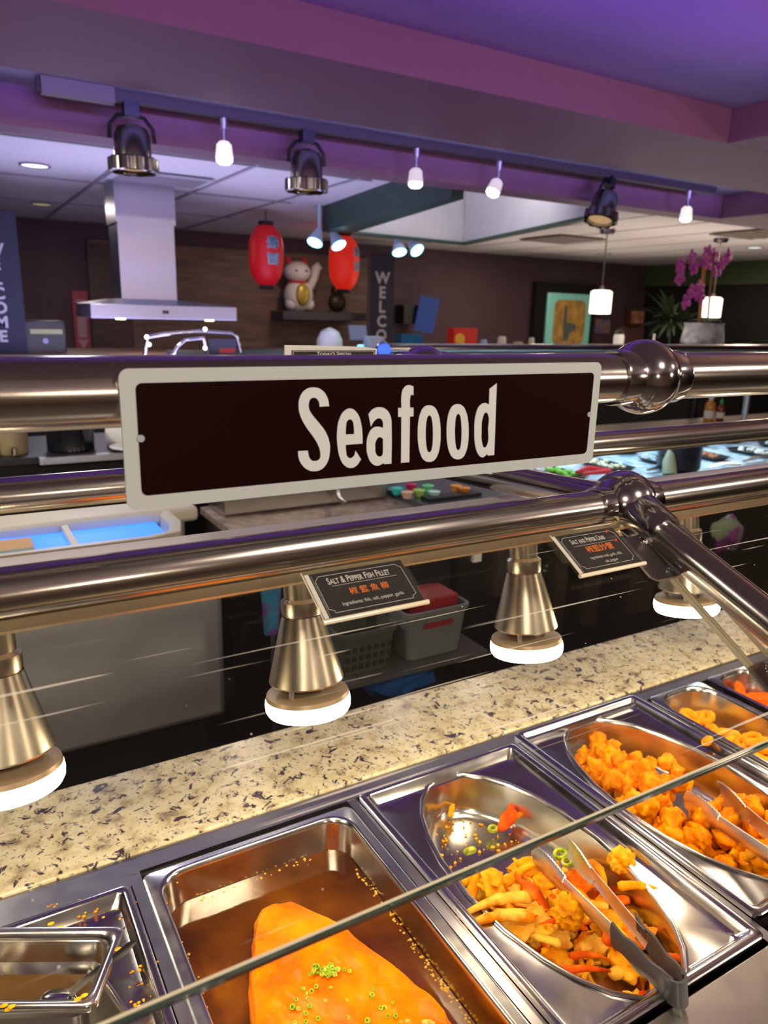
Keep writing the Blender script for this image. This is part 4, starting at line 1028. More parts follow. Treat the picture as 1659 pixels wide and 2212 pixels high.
# ---- middle station: steel unit, stone counter, colourful trays
ms = thing('side_station', (1.2, 2.75, 0), 'low stone topped station with a steel box unit behind the buffet', 'counter')
MO = (1.2, 2.75, 0)
M_stone = noisy('brown_stone', (.20, .15, .12), (.40, .32, .26), 30, .35)
obj('stone_top', MB().bb(.80, 2.0, 2.35, 2.75, .885, .910), M_stone, ms, MO)
obj('base', MB().bb(.80, 2.0, 2.40, 2.75, 0, .884), M_darksteel, ms, MO)
stb = obj('steel_box', MB().bb(.83, 1.53, 2.56, 2.86, .915, 1.075), M_front, None, (1.2, 2.7, .915), bevel=.008); tag(stb, 'stainless box appliance on the stone counter, under the sign', 'appliance')
vl = thing('drain_valve', (1.27, 2.52, .93), 'small drain valve with yellow knob on the steel box', 'valve')
obj('pipe', MB().tube([(1.27, 2.555, 1.0), (1.27, 2.52, .99), (1.275, 2.51, .955), (1.30, 2.50, .935)], .011), M_chrome, vl, (1.27, 2.52, .93))
obj('knob', MB().bb(1.245, 1.285, 2.50, 2.53, 1.005, 1.02), mat('yellow_knob', (.65, .38, .02), .4), vl, (1.27, 2.52, .93))

sb = thing('salad_bar', (2.9, 2.7, 0), 'long cold salad bar filled with ice and lit pale blue', 'salad bar')
BO2 = (2.9, 2.7, 0)
M_ice = noisy('crushed_ice', (.12, .24, .34), (.60, .80, .90), 16, .3, bump=.8, bdist=.01)
obj('cabinet', MB().bb(2.02, 6.0, 2.10, 3.1, 0, .915), M_darksteel, sb, BO2)
obj('rim', MB().bb(2.01, 6.0, 2.06, 2.13, .90, .94).bb(2.01, 6.0, 3.07, 3.14, .90, .94), M_front, sb, BO2)
obj('ice_bed', MB().bb(2.05, 5.95, 2.135, 3.06, .90, .94), M_ice, sb, BO2)
rnd = random.Random(2)
M_bowlblack = mat('black_bowl', (.02, .022, .025), .25)
def tray(x, y, lab, m, z=.9405):
    t = thing('salad_tray', (x, y, z), lab, 'tray')
    S = lambda hx_, hy_, r, zz: [Vector((a, b2, zz)) for a, b2 in rrect(hx_, hy_, r, 4, 3)]
    obj('bowl', MB().loft([S(.05, .10, .02, 0), S(.065, .125, .02, .022), S(.070, .130, .02, .022), S(.058, .115, .02, .006)], True, True), M_bowlblack, t)
    f = MB()
    for k in range(22): f.ball((rnd.uniform(-.045, .045), rnd.uniform(-.09, .09), .014+rnd.uniform(0, .010)), rnd.uniform(.010, .018), 8, (1, .8, .7))
    q_ = obj('salad', f, m, t); tag(q_, kind='stuff'); return t
M_sal = [mat('salad_green', (.22, .65, .06), .5), mat('salad_pale', (.65, .7, .5), .5), mat('salad_ice', (.45, .65, .72), .2), mat('salad_brown', (.35, .15, .06), .5), mat('salad_white', (.75, .78, .78), .4)]
names = ['leafy green salad in the tray nearest the sign corner', 'pale salad tray, second from the left on the ice', 'black tray of pale blue ice food, third from the left', 'black tray of brown food left of the round black pot', 'black tray of white food right of the round black pot', 'black tray at the right edge of the salad bar']
for i in range(6):
    tray(2.42+.36*i, 2.50+.05*(i % 2), names[i], M_sal[(0, 1, 2, 3, 4, 2)[i]])
backs = ['pale blue', 'dark green', 'white', 'brown', 'icy', 'pale', 'green', 'icy white', 'light brown']
for i in range(9):
    t_ = tray(2.60+.30*i, 2.88, backs[i]+' salad tray in the back row, number %s from the left' % ['one', 'two', 'three', 'four', 'five', 'six', 'seven', 'eight', 'nine'][i], M_sal[(2, 0, 4, 3, 2, 1, 0, 4, 3)[i]]); t_.rotation_euler = (0, 0, -.25)
for i in range(7):
    hx0 = 2.30+.34*i
    t_ = thing('serving_tongs', (hx0, 2.30+.04*(i % 3), .945), 'thin steel tongs on the ice, number %s along the front row from the left' % ['one', 'two', 'three', 'four', 'five', 'six', 'seven'][i], 'tongs', 'thin tongs lying along the salad bar')
    for sg_ in (-1, 1): obj('arm', MB().tube([(-.11, .004*sg_, .01), (.0, .014*sg_, .022), (.11, .020*sg_, .012)], [.006, .009, .012], 8, (1, .5)), M_tong if i % 2 else M_blackplastic, t_)
tg = MB(); w0 = atz(1245, 1020, .98); w1 = atz(1318, 1018, .98)
tgo = obj('red_tongs', MB().tube([w0, (w0+w1)/2+Vector((0, .03, .01)), w1], [.008, .014, .012], 10).tube([w0+Vector((0, -.04, 0)), w1], [.008, .012], 10), mat('red_plastic', (.65, .015, .03), .4), origin=(2.5, 2.5, .97)); tag(tgo, 'red plastic serving tongs lying on the leafy salad', 'tongs')
pt = thing('round_pot', (3.05, 2.35, .945), 'round black pot standing in the ice with a pale ladle', 'pot')
obj('body', MB().lathe([(.085, 0), (.10, .02), (.10, .17), (.103, .175), (.09, .178), (.088, .03)], (0, 0, 0), 32), M_blackplastic, pt)
obj('ladle', MB().tube([(-.12, -.05, .0), (-.11, -.03, .06), (-.07, .0, .13)], [.035, .03, .008], 12), mat('pale_green_ladle', (.30, .38, .25), .5), pt)

# colourful small trays left of the salad bar
ms2 = obj('display_counter', MB().bb(1.56, 1.98, 2.20, 2.72, .9105, .935), mat('blue_grey_steel', (.16, .19, .24), .25, .8), origin=(1.77, 2.5, .9105)); tag(ms2, 'blue grey steel display top with small colourful items beside the stone counter', 'counter')
cols = [(.05, .75, .65), (.75, .03, .10), (.45, .75, .15), (.85, .35, .02), (.55, .85, .75), (.85, .60, .45), (.8, .25, .02), (.2, .75, .3)]
clab = ['turquoise', 'crimson', 'lime green', 'orange', 'pale mint', 'peach', 'deep orange', 'green']
for i, (px, py) in enumerate(((858, 1058), (888, 1049), (905, 1062), (985, 1052), (938, 1065), (880, 1066), (1003, 1057), (925, 1052))):
    w = atz(px, py, .955)
    o = obj('condiment_tub', MB().lathe([(.016, 0), (.024, .024), (.026, .026), (.012, .030)], (0, 0, 0), 14), mat('tub_'+clab[i].replace(' ', '_'), cols[i], .4, emit=cols[i], es=.0)); o.location = (w.x, w.y, .936)
    tag(o, clab[i]+' condiment tub on the blue grey display top', 'tub', 'small colourful tubs on the display top')
sbar = obj('black_tray', MB().bb(1.60, 1.86, 2.36, 2.42, .936, .948), M_blackplastic, origin=(1.7, 2.4, .936)); tag(sbar, 'slim black tray lying among the colourful condiment tubs', 'tray')

# ---- things seen between the near top rail and the far lower rail
wc = thing('service_counter', (.3, 3.3, 0), 'dark service counter carrying black machines and pots at the far left', 'counter')
obj('top', MB().bb(-1.5, 1.9, 3.085, 3.6, 1.060, 1.085), mat('dark_counter_top', (.02, .02, .024), .45), wc, (.3, 3.3, 0))
obj('edge_strip', MB().bb(.28, 1.9, 3.05, 3.084, 1.060, 1.086), steel('counter_steel', (.55, .55, .60), .3), wc, (.3, 3.3, 0))
obj('cabinet', MB().bb(-1.5, 1.9, 3.10, 3.6, 0, 1.059), M_black, wc, (.3, 3.3, 0))
M_glossblack = mat('gloss_black', (.01, .01, .012), .15)
pb = thing('stock_pot', (.415, 3.2, 1.086), 'black stock pot on the far service counter, left of the sign', 'pot')
obj('body', MB().lathe([(.085, 0), (.09, .005), (.09, .105), (.093, .11), (.084, .112)], (0, 0, 0), 32), M_glossblack, pb)
obj('lid', MB().lathe([(.092, .1125), (.09, .12), (.03, .132), (.012, .133), (.012, .145)], (0, 0, 0), 32), M_blackplastic, pb)
dr = thing('juice_dispenser', (.20, 3.2, 1.086), 'beige drink dispenser with small tap on the far service counter', 'dispenser')
obj('tank', MB().lathe([(.055, 0), (.06, .01), (.06, .15), (.05, .16)], (0, 0, 0), 24), mat('beige_tank', (.40, .32, .18), .3), dr)
obj('tap', MB().tube([(0, -.06, .03), (0, -.085, .03), (0, -.085, .01)], .009, 10), M_chrome, dr)
cmch = thing('coffee_machine', (.02, 3.25, 1.086), 'tall black coffee machine at the far left edge', 'coffee machine')
obj('body', MB().bb(-.14, .09, -.13, .13, 0, .36), M_glossblack, cmch, bevel=.01)
obj('panel', MB().bb(-.05, .05, -.137, -.1305, .06, .075), mat('machine_label', (.3, .3, .3), .4), cmch)
obj('spout', MB().cyl((0, -.15, .17), (0, -.15, .13), .03), M_chrome, cmch)
bx = thing('paper_towel', (.60, 3.25, 1.086), 'white towel roll in a pale violet box on the far counter beside the pot', 'paper roll')
obj('roll', MB().lathe([(.015, 0), (.06, 0), (.06, .10), (.015, .10)], (-.03, 0, .05), 24, (1, -.4, 0)), M_white, bx)
obj('box', MB().bb(.04, .14, -.05, .05, 0, .14), mat('pale_violet_box', (.35, .35, .62), .5), bx)
tr_ = obj('white_dish', MB().lathe([(.06, 0), (.11, .012), (.115, .016), (.05, .006)], (0, 0, 0), 28), M_white); tr_.location = (.66, 3.10, 1.086); tag(tr_, 'white dish on the steel edge of the far counter, left of the sign', 'dish')

# far right: dark counter with bottles and a steel post
fc = thing('dining_partition', (5.2, 3.9, 0), 'dark partition counter across the room behind the salad bar', 'counter')
obj('body', MB().bb(2.6, 9.2, 3.65, 3.9, 0, .862), M_black, fc, (5.2, 3.9, 0))
obj('top', MB().bb(2.6, 9.2, 3.60, 3.95, .863, .887), M_darkwood, fc, (5.2, 3.9, 0))
yp = obj('yellow_post', MB().bb(2.86, 2.98, 3.45, 3.55, 0, 1.32), mat('olive_yellow_paint', (.20, .19, .05), .6), origin=(2.9, 3.5, 0)); tag(yp, 'olive yellow post beside the right end of the sign, behind the ball fitting', 'post')
w = at(1530, 912, 3.75)
def bottle(x, y, z, body, cap, lab, h=.20, s=1.):
    t = thing('sauce_bottle', (x, y, z), lab, 'bottle')
    obj('bottle', MB().lathe([(.034, 0), (.036, .004), (.036, .11), (.030, .135), (.014, .155), (.013, .165)], (0, 0, 0), 24), body, t)
    obj('label', MB().lathe([(.0365, .03), (.0365, .085)], (0, 0, 0), 24, caps=False), mat('bottle_label', (.75, .70, .60), .5), t)
    obj('cap', MB().lathe([(.016, .160), (.017, .180), (.008, .190), (.004, .215)], (0, 0, 0), 16), cap, t); return t
t_ = bottle(w.x, 3.75, .8875, mat('orange_sauce', (.60, .22, .02), .2), M_white, 'orange sauce bottle with white nozzle cap on the far partition'); t_.scale = (1.1,)*3
w = at(1556, 910, 3.75); t_ = bottle(w.x, 3.76, .8875, mat('dark_red_sauce', (.20, .03, .01), .2), mat('green_cap', (.02, .35, .08), .4), 'dark red sauce bottle with green cap right of the orange one'); t_.scale = (.85,)*3
sp_ = obj('steel_post', MB().cyl((4.93, 3.3, 0), (4.93, 3.3, 1.50), .020), mat('pale_post', (.50, .55, .62), .4, .6), origin=(4.93, 3.3, 0)); tag(sp_, 'pale steel post of the far salad bar guard at the right', 'post')
# far guard rail with ball ends
fr = thing('far_guard_rail', (3.5, 3.3, 1.50), 'out of focus steel guard rail crossing behind the near top rail', 'rail')
obj('rail', MB().cyl((1.93, 3.3, 1.478), (9.2, 3.3, 1.478), .026), M_tube, fr, (3.5, 3.3, 1.50))
obj('ball_end', MB().ball((1.915, 3.3, 1.485), .034, 24), M_chrome, fr, (3.5, 3.3, 1.50))
obj('support', MB().cyl((1.915, 3.3, 1.46), (1.915, 3.3, .0), .018), M_tube, fr, (3.5, 3.3, 1.50))
obj('glass_strip', MB().bb(1.95, 9.0, 3.295, 3.302, 1.38, 1.448), mat('pale_blue_strip', (.30, .36, .42), .3), fr, (3.5, 3.3, 1.50))

# ---- grill hood
hd2 = thing('range_hood', (1.25, 5.35, 1.57), 'stainless steel range hood with tall square duct', 'range hood')
HO = (1.25, 5.35, 1.57)
M_hood = steel('hood_steel', (.48, .48, .56), .34, (30, 30, .5), .05, 8, .06)
obj('duct', MB().loft([[Vector(p) for p in ((1.06, 5.22, z), (1.42, 5.22, z), (1.42, 5.50, z), (1.06, 5.50, z))] for z in (1.70, 2.439)], True, True), M_hood, hd2, HO)
obj('upper_duct', MB().bb(1.05, 1.43, 5.21, 5.51, 2.17, 2.4385), M_hood, hd2, HO)
obj('canopy', MB().loft([[Vector(p) for p in ((x0, y0, z), (x1, y0, z), (x1, 5.60, z), (x0, 5.60, z))] for x0, x1, y0, z in ((1.03, 1.45, 5.20, 1.70), (.83, 1.77, 5.04, 1.665))], True, True), M_hood, hd2, HO)
fr_ = obj('canopy_front', MB().bb(.83, 1.77, 5.03, 5.60, 1.578, 1.664), M_hood, hd2, HO, bevel=.003)
obj('control_panel', MB().bb(1.27, 1.31, 5.026, 5.0295, 1.612, 1.632), M_blackplastic, fr_).data.transform(Matrix.Translation(-Vector(HO)))
M_hoodlamp = mat('hood_lamp', (1, .8, .5), .4, emit=(1, .72, .35), es=5)
for x in (1.02, 1.60): obj('hood_light', MB().lathe([(.03, 0), (.03, .008)], (x, 5.10, 1.570), 20), M_hoodlamp, hd2, HO)
area('hood_task_light', (1.3, 5.3, 1.56), (1.3, 5.3, 0), .5, 3, (1, .8, .55))

# ---- back wall: wood panel, shelf, figurines, banners, notices
YW = 8.19
def wallpt(px, py, Y=YW): return at(px, py, Y)
a = wallpt(385, 530); b_ = wallpt(792, 545)
wp = obj('wood_wall_panel', MB().bb(a.x-.9, b_.x, YW-.03, YW, .9, 2.28), noisy('weathered_wood', (.10, .055, .040), (.22, .13, .09), 2.2, .55, 5, .25, .004, .3, .7, stretch=(1, 1, 9)), origin=((a.x+b_.x)/2, YW, .9)); tag(wp, 'weathered brown wood panel on the back wall behind the lanterns', 'wall panel')
tp = obj('door_panel', MB().bb(1.35, 1.75, YW-.05, YW-.031, .9, 2.25), M_darkwood, origin=(1.5, YW, .9)); tag(tp, 'dark wooden door leaf behind the hood duct', 'door')
s0 = at(612, 672, 7.8); s1 = at(792, 676, 7.8)
sh = thing('wall_shelf', ((s0.x+s1.x)/2, 8.0, s0.z-.07), 'dark floating wall shelf carrying the cat figurine', 'shelf')
obj('board', MB().bb(s0.x, s1.x, 7.8, YW-.031, s0.z-.09, s0.z-.0), mat('shelf_grey', (.055, .052, .06), .4), sh, sh.location, bevel=.004)
cat = thing('cat_figurine', (at(645, 668, 7.95).x, 7.95, s0.z+.001), 'white beckoning cat figurine with red ears and gold front on the wall shelf', 'figurine')
M_catw = mat('cat_white', (.66, .60, .55), .3); M_catr = mat('cat_red', (.6, .03, .04), .4); M_gold = mat('gold_paint', (.45, .32, .05), .35, .3)
obj('body', MB().ball((0, 0, .17), .17, 24, (1., .8, 1.05)).ball((-.02, -.01, .42), .135, 24, (1.15, .9, .85)).ball((-.10, -.02, .08), .07, 16).ball((.11, -.02, .08), .07, 16), M_catw, cat)
for x in (-.12, .07): obj('ear', MB().lathe([(.045, 0), (.002, .085)], (x, 0, .51), 12), M_catr, cat)
obj('raised_paw', MB().tube([(.13, 0, .26), (.18, -.02, .36), (.20, -.03, .47), (.23, -.06, .50)], [.05, .045, .055, .045], 12), M_catw, cat)
obj('bib', MB().ball((.0, -.115, .18), .085, 16, (1, .5, 1.4)), M_gold, cat)
obj('collar', MB().lathe([(.10, 0), (.115, .012), (.10, .024)], (-.01, 0, .30), 20), M_catr, cat)
for x in (-.07, .04): obj('eye', MB().ball((x, -.12, .43), .018, 10, (1.4, .5, .6)), M_black, cat)
dg = obj('dark_figurine', MB().ball((0, 0, .10), .11, 16, (1, .8, 1)).ball((0, 0, .23), .075, 16).lathe([(.03, .29), (.05, .33), (.01, .36)], (0, 0, 0), 10), mat('dark_bronze', (.05, .035, .02), .4, .5)); w = at(728, 668, 7.95); dg.location = (w.x, 7.95, s0.z+.012); tag(dg, 'dark bronze figurine on the shelf below the right lantern', 'figurine')

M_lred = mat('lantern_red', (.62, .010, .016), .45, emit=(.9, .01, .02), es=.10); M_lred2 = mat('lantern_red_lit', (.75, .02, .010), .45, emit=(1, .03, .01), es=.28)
M_lblue = mat('lantern_print_blue', (.10, .30, .42), .5); M_lhalo = mat('lantern_print_halo', (.55, .65, .80), .5)
def lantern(px, ptop, pbot, Y, m, turn, lab):
    a = at(px, ptop, Y); b = at(px+4, pbot, Y); H = a.z-b.z; r = H*.27
    t = thing('paper_lantern', (a.x, Y, b.z), lab, 'lantern', 'red paper lanterns')
    pr = []
    for k in range(29):
        u = k/28; z = .06*H+.88*H*u; rr_ = r*(1-abs(2*u-1)**3.2*.55)*(1-.012*(k % 2)); pr.append((rr_, z))
    obj('paper_body', MB().lathe(pr, (0, 0, 0), 32), m, t, ang=80)
    obj('top_ring', MB().lathe([(r*.42, .925*H), (r*.44, .99*H), (r*.36, H)], (0, 0, 0), 24), M_black, t)
    obj('bottom_ring', MB().lathe([(r*.36, .0), (r*.44, .01*H), (r*.42, .075*H)], (0, 0, 0), 24), M_black, t)
    obj('cord', MB().cyl((0, 0, .99*H), (0, 0, 2.431-b.z), .004, n=6), M_black, t)
    for k, ch_ in enumerate('寿司'):
        for mm, sz, bo, off in ((M_lhalo, .20, .055, .0), (M_lblue, .20, .012, .004)):
            me_o = text('lettering', ch_, H*sz, mm, t, Matrix.Identity(4), 1, False, bo, .0005, 'CENTER')
            me_o.location = (0, 0, 0)
            for v in me_o.data.vertices:
                x = v.co.x; z = v.co.y; ang_ = x/r+turn; zz = H*(.60-.235*k)+z; rr_ = r*(1-abs(2*((zz-.06*H)/(.88*H))-1)**3.2*.55)+.004+off+v.co.z
                v.co = Vector((rr_*sin(ang_), -rr_*cos(ang_), zz))
    return t
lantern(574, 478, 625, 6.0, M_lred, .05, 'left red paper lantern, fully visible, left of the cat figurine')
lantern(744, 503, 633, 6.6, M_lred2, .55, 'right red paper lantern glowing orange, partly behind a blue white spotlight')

def banner(px, Y, w_, z0, z1, word, lab, rot=0):
    p = at(px, 600, Y)
    t = thing('wall_banner', (p.x, Y, z0), lab, 'banner')
    obj('cloth', MB().bb(p.x-w_/2, p.x+w_/2, Y-.004, Y+.004, z0, z1), mat('navy_cloth', (.014, .014, .035), .8), t, t.location)
    n = len(word)
    st_ = (z1-z0-.25)/n
    for i, ch_ in enumerate(word):
        text('letter', ch_, st_*1.12, mat('banner_letter', (.36, .34, .40), .7), t, Matrix.Translation((0, 0, 0)) @ frame((0, -.006, z1-.18-st_*(i+.92)-z0), (1, 0, 0), (0, 0, 1)), 1.0, False, .03, .001, 'CENTER')
    if rot: t.rotation_euler = (0, rot, 0)
    return t
banner(826, 7.6, .30, .95, 2.30, 'WELCOME', 'navy banner spelling WELCOME, right of the lanterns')
banner(-6, 5.4, .27, 1.34, 2.20, 'WELCOME', 'navy banner spelling WELCOME at the left edge of the photo')

def wallbox(nm, px0, px1, py0, py1, Y, d, m, lab, cat_, z0=None):
    a = at(px0, py0, Y); b = at(px1, (py0+py1)/2, Y); c = at(px0, py1, Y)
    o = obj(nm, MB().bb(a.x, b.x, Y, Y+d, c.z if z0 is None else z0, a.z), m, origin=((a.x+b.x)/2, Y+d/2, c.z if z0 is None else z0)); tag(o, lab, cat_); return o
# notices on the wall behind the hood
a = at(155, 628, 8.18); c = at(170, 760, 8.18); b2 = at(188, 628, 8.18)
ns = thing('safety_sign', ((a.x+b2.x)/2, 8.18, c.z), 'tall narrow red and white safety sign left of the hood canopy', 'sign')
obj('plate', MB().bb(a.x, b2.x, 8.18, 8.199, c.z, a.z), mat('sign_red', (.42, .05, .06), .5), ns, ns.location)
obj('white_field', MB().bb(a.x+.03, b2.x-.03, 8.175, 8.179, c.z+.14, a.z-.22), mat('sign_pale', (.45, .28, .30), .5), ns, ns.location)
obj('arrow', MB().quadprism([((a.x+b2.x)/2-.055, 8.177, c.z+.12), ((a.x+b2.x)/2+.055, 8.177, c.z+.12), ((a.x+b2.x)/2, 8.177, c.z+.03)], (0, -1, 0), .004), mat('arrow_pale', (.5, .3, .3), .5), ns, ns.location)
obj('header_band', MB().bb(a.x+.03, b2.x-.03, 8.175, 8.179, a.z-.19, a.z-.16).bb(a.x+.03, b2.x-.03, 8.175, 8.179, a.z-.11, a.z-.08), mat('band_pale', (.5, .25, .27), .5), ns, ns.location)
nt_ = thing('wall_notice', (at(240, 760, 8.18).x, 8.18, 1.1), 'pale paper notice with a blue band under the hood canopy', 'notice')
a = at(208, 628, 8.18); b2 = at(277, 690, 8.18)
obj('paper', MB().bb(a.x, b2.x-.05, 8.18, 8.199, 1.2, a.z), mat('pinkish_paper', (.36, .28, .28), .7), nt_, nt_.location)
obj('blue_band', MB().bb(a.x+.05, b2.x-.07, 8.176, 8.179, 1.44, 1.47), mat('blue_band', (.08, .12, .25), .6), nt_, nt_.location)
gr = thing('till_box', (at(95, 760, 5.5).x, 5.5, 1.30), 'black box machine with a pale yellow stripe at the left, in front of the wall', 'machine')
a = at(48, 692, 5.5); b2 = at(140, 700, 5.5)
obj('housing', MB().bb(a.x, b2.x, 5.5, 5.8, 1.20, a.z), M_blackplastic, gr, gr.location, bevel=.01)
obj('stripe', MB().bb(a.x+.04, b2.x-.02, 5.494, 5.499, a.z-.085, a.z-.055), mat('stripe_yellow', (.30, .30, .14), .4), gr, gr.location)
obj('badge', MB().lathe([(.018, 0), (.018, .004)], ((a.x+b2.x)/2, 5.494, a.z-.13), 16, (0, -1, 0)), mat('badge_violet', (.3, .25, .5), .4), gr, gr.location)

# grill guard: curved chrome tubes with a small dark sign
gg = thing('grill_guard', (1.5, 4.4, 1.35), 'curved chrome tube guard of the grill with a small dark menu sign', 'guard')
g0 = at(312, 768, 4.4); g1 = at(318, 728, 4.4); g2 = at(430, 716, 4.4); g3 = at(512, 728, 4.4); g4 = at(520, 770, 4.4)
obj('outer_tube', MB().tube([g0, g1, at(350, 722, 4.4), g2, at(500, 720, 4.4), g3, g4], .012, 12), M_chrome, gg, gg.location)
h0 = at(372, 768, 4.3); h1 = at(400, 735, 4.3); h2 = at(440, 730, 4.3)
obj('inner_tube', MB().tube([h0, at(385, 748, 4.3), h1, h2, at(448, 765, 4.3)], .012, 12), M_chrome, gg, gg.location)
k0 = at(449, 732, 4.35); k1 = at(508, 750, 4.35)
obj('menu_sign', MB().bb(k0.x, k1.x, 4.33, 4.34, k1.z-.04, k0.z), mat('menu_navy', (.03, .03, .07), .5), gg, gg.location)
obj('menu_red_band', MB().bb(k0.x+.06, k1.x-.01, 4.325, 4.329, k1.z-.035, k1.z-.005), mat('menu_red', (.45, .03, .02), .5), gg, gg.location)
for px, py in ((317, 728), (322, 744), (443, 711), (443, 752)):
    w = at(px, py, 4.28); obj('cap', MB().ball(w, .012, 10), M_bulb, gg, gg.location)

# counter objects along the back at rail height
kc_ = thing('kitchen_counter', (3.5, 5.6, 0), 'dark kitchen bar counter behind the far rails', 'counter')
obj('top', MB().bb(.3, 9.0, 5.3, 6.1, 1.30, 1.34), M_darkwood, kc_, kc_.location)
obj('front', MB().bb(-4.5, 9.0, 5.4, 6.0, 0, 1.299), M_black, kc_, kc_.location)
wl = obj('white_cloche', MB().lathe([(.12, 0), (.125, .01), (.12, .09), (.085, .15), (.03, .175), (.002, .18)], (0, 0, 0), 28), mat('white_glaze', (.62, .66, .66), .3)); w = at(712, 748, 5.5); wl.location = (w.x, 5.5, 1.341); wl.scale = (.85, .85, 1.05); tag(wl, 'white domed pot just above the Today\'s Special card', 'pot')
po = thing('pos_terminal', (at(780, 740, 5.45).x, 5.45, 1.341), 'grey white cash register terminal with blue lights left of the banner foot', 'cash register')
q = po.location
obj('screen', MB().box((0, .06, .15), (.16, .02, .12), (-.3, 0, 0)), mat('screen_grey', (.16, .19, .26), .4), po)
obj('printer', MB().box((.10, -.02, .08), (.12, .12, .09)), mat('printer_pale', (.40, .43, .50), .5), po)
obj('base', MB().box((0, 0, .02), (.40, .2, .04)), mat('base_grey', (.2, .22, .3), .4), po)
obj('blue_light', MB().box((-.06, -.103, .055), (.05, .006, .012)), mat('blue_light', (.1, .5, 1), .4, emit=(.15, .6, 1.0), es=3), po)
bl = obj('blue_glow_lamp', MB().ball((0, 0, 0), .03, 14, (1.2, .8, 1)), mat('deep_blue_glow', (.02, .05, 1), .4, emit=(.02, .06, 1.0), es=3)); w = at(832, 756, 3.26); bl.location = (w.x, 3.27, w.z); tag(bl, 'deep blue glowing light beside the far rail ball end', 'light')
tv = thing('tablet_screen', at(912, 680, 8.0), 'blue lit tablet screen tilted on its black wall arm', 'screen')
obj('screen', MB().box((0, -.10, 0), (.24, .02, .42), (0, .18, -.45)), mat('screen_blue', (.01, .03, .12), .3, emit=(.01, .05, .25), es=.3), tv)
obj('arm', MB().box((-.16, .09, 0), (.22, .195, .22)), M_blackplastic, tv)
rb = thing('gift_box', (at(998, 735, 5.6).x, 5.6, 1.341), 'red gift box with a gold flower pattern on the far bar', 'box')
obj('box', MB().bb(-.13, .13, -.05, .05, 0, .20), mat('gift_red', (.60, .025, .01), .4), rb)
obj('gold_flower', MB().lathe([(.055, 0), (.05, .004), (.01, .006)], (-.06, -.05, .10), 12, (0, -1, 0)).lathe([(.035, 0), (.01, .005)], (-.03, -.05, .05), 10, (0, -1, 0)), mat('gold_print', (.75, .40, .03), .4), rb)
for px, h, w_, col, lab in ((1045, .10, .07, (.25, .35, .55), 'small silver blue ornament on the far bar right of the red gift box'), (1084, .13, .085, (.62, .54, .42), 'cream candle box on the far bar'),
                            (1120, .08, .10, (.45, .36, .18), 'low tan jar on the far bar beside the cream candle box'), (1148, .12, .06, (.60, .55, .38), 'slim pale yellow candle on the far bar, left of the green picture')):
    o = obj('bar_ornament', MB().lathe([(w_/2*.9, 0), (w_/2, .01), (w_/2*.95, h*.8), (w_/2*.7, h), (.01, h)], (0, 0, 0), 16), mat('ornament', col, .4)); o.location = (at(px, 735, 5.6).x, 5.6, 1.341); tag(o, lab, 'ornament')
bb_ = wallbox('blue_folder', 868, 915, 722, 738, 5.7, .1, mat('blue_folder', (.01, .10, .22), .5), 'flat blue box on the far bar below the tablet screen', 'box', 1.341)

# green framed picture in a dark doorway
dw = obj('dark_doorway', MB().bb(at(1160, 620, 8.1).x, at(1290, 620, 8.1).x, 8.10, 8.19, 0, at(1230, 612, 8.1).z), M_black, origin=(at(1225, 620, 8.1).x, 8.1, 0)); tag(dw, 'black door opening behind the green framed picture', 'doorway')
YP = 7.2
a = at(1184, 632, YP); b2 = at(1278, 640, YP); zb = 1.25; zt = a.z
pf = thing('framed_picture', ((a.x+b2.x)/2, YP, zb), 'turquoise framed gold picture with a dark figure, in front of the dark doorway', 'picture')
W_ = b2.x-a.x; Hh = zt-zb; cx_ = (a.x+b2.x)/2
M_turq = mat('turquoise_frame', (.10, .30, .26), .5)
fm = MB()
fm.bb(cx_-W_/2, cx_+W_/2, YP-.02, YP+.02, zb, zt)
obj('mount', fm, M_turq, pf, pf.location, bevel=.01)
obj('gold_panel', MB().loft([[Vector((cx_+x, YP-.026, (zb+zt)/2+y)) for x, y in rrect(W_*.36, Hh*.385, .09)], [Vector((cx_+x, YP-.0205, (zb+zt)/2+y)) for x, y in rrect(W_*.36, Hh*.385, .09)]], True, True), noisy('antique_gold', (.26, .14, .02), (.12, .06, .01), 9, .5), pf, pf.location)
obj('dark_figure', MB().loft([[Vector((cx_+x, YP-.029, (zb+zt)/2+y)) for x, y in ((-.10, .20), (-.06, .20), (-.05, .0), (.10, -.02), (.12, -.08), (.02, -.12), (-.0, -.22), (-.08, -.22), (-.10, -.05))], [Vector((cx_+x, YP-.0262, (zb+zt)/2+y)) for x, y in ((-.10, .20), (-.06, .20), (-.05, .0), (.10, -.02), (.12, -.08), (.02, -.12), (-.0, -.22), (-.08, -.22), (-.10, -.05))]], True, True), mat('dark_teal', (.02, .035, .03), .6), pf, pf.location)
ea = obj('picture_easel', MB().tube([(cx_-.3, YP+.05, 0), (cx_-.1, YP+.05, zt)], .02).tube([(cx_+.3, YP+.05, 0), (cx_+.1, YP+.05, zt)], .02).bb(cx_-.35, cx_+.35, YP-.04, YP+.07, zb-.03, zb-.001), M_black, origin=(cx_, YP, 0)); tag(ea, 'black easel holding the turquoise framed picture', 'easel')
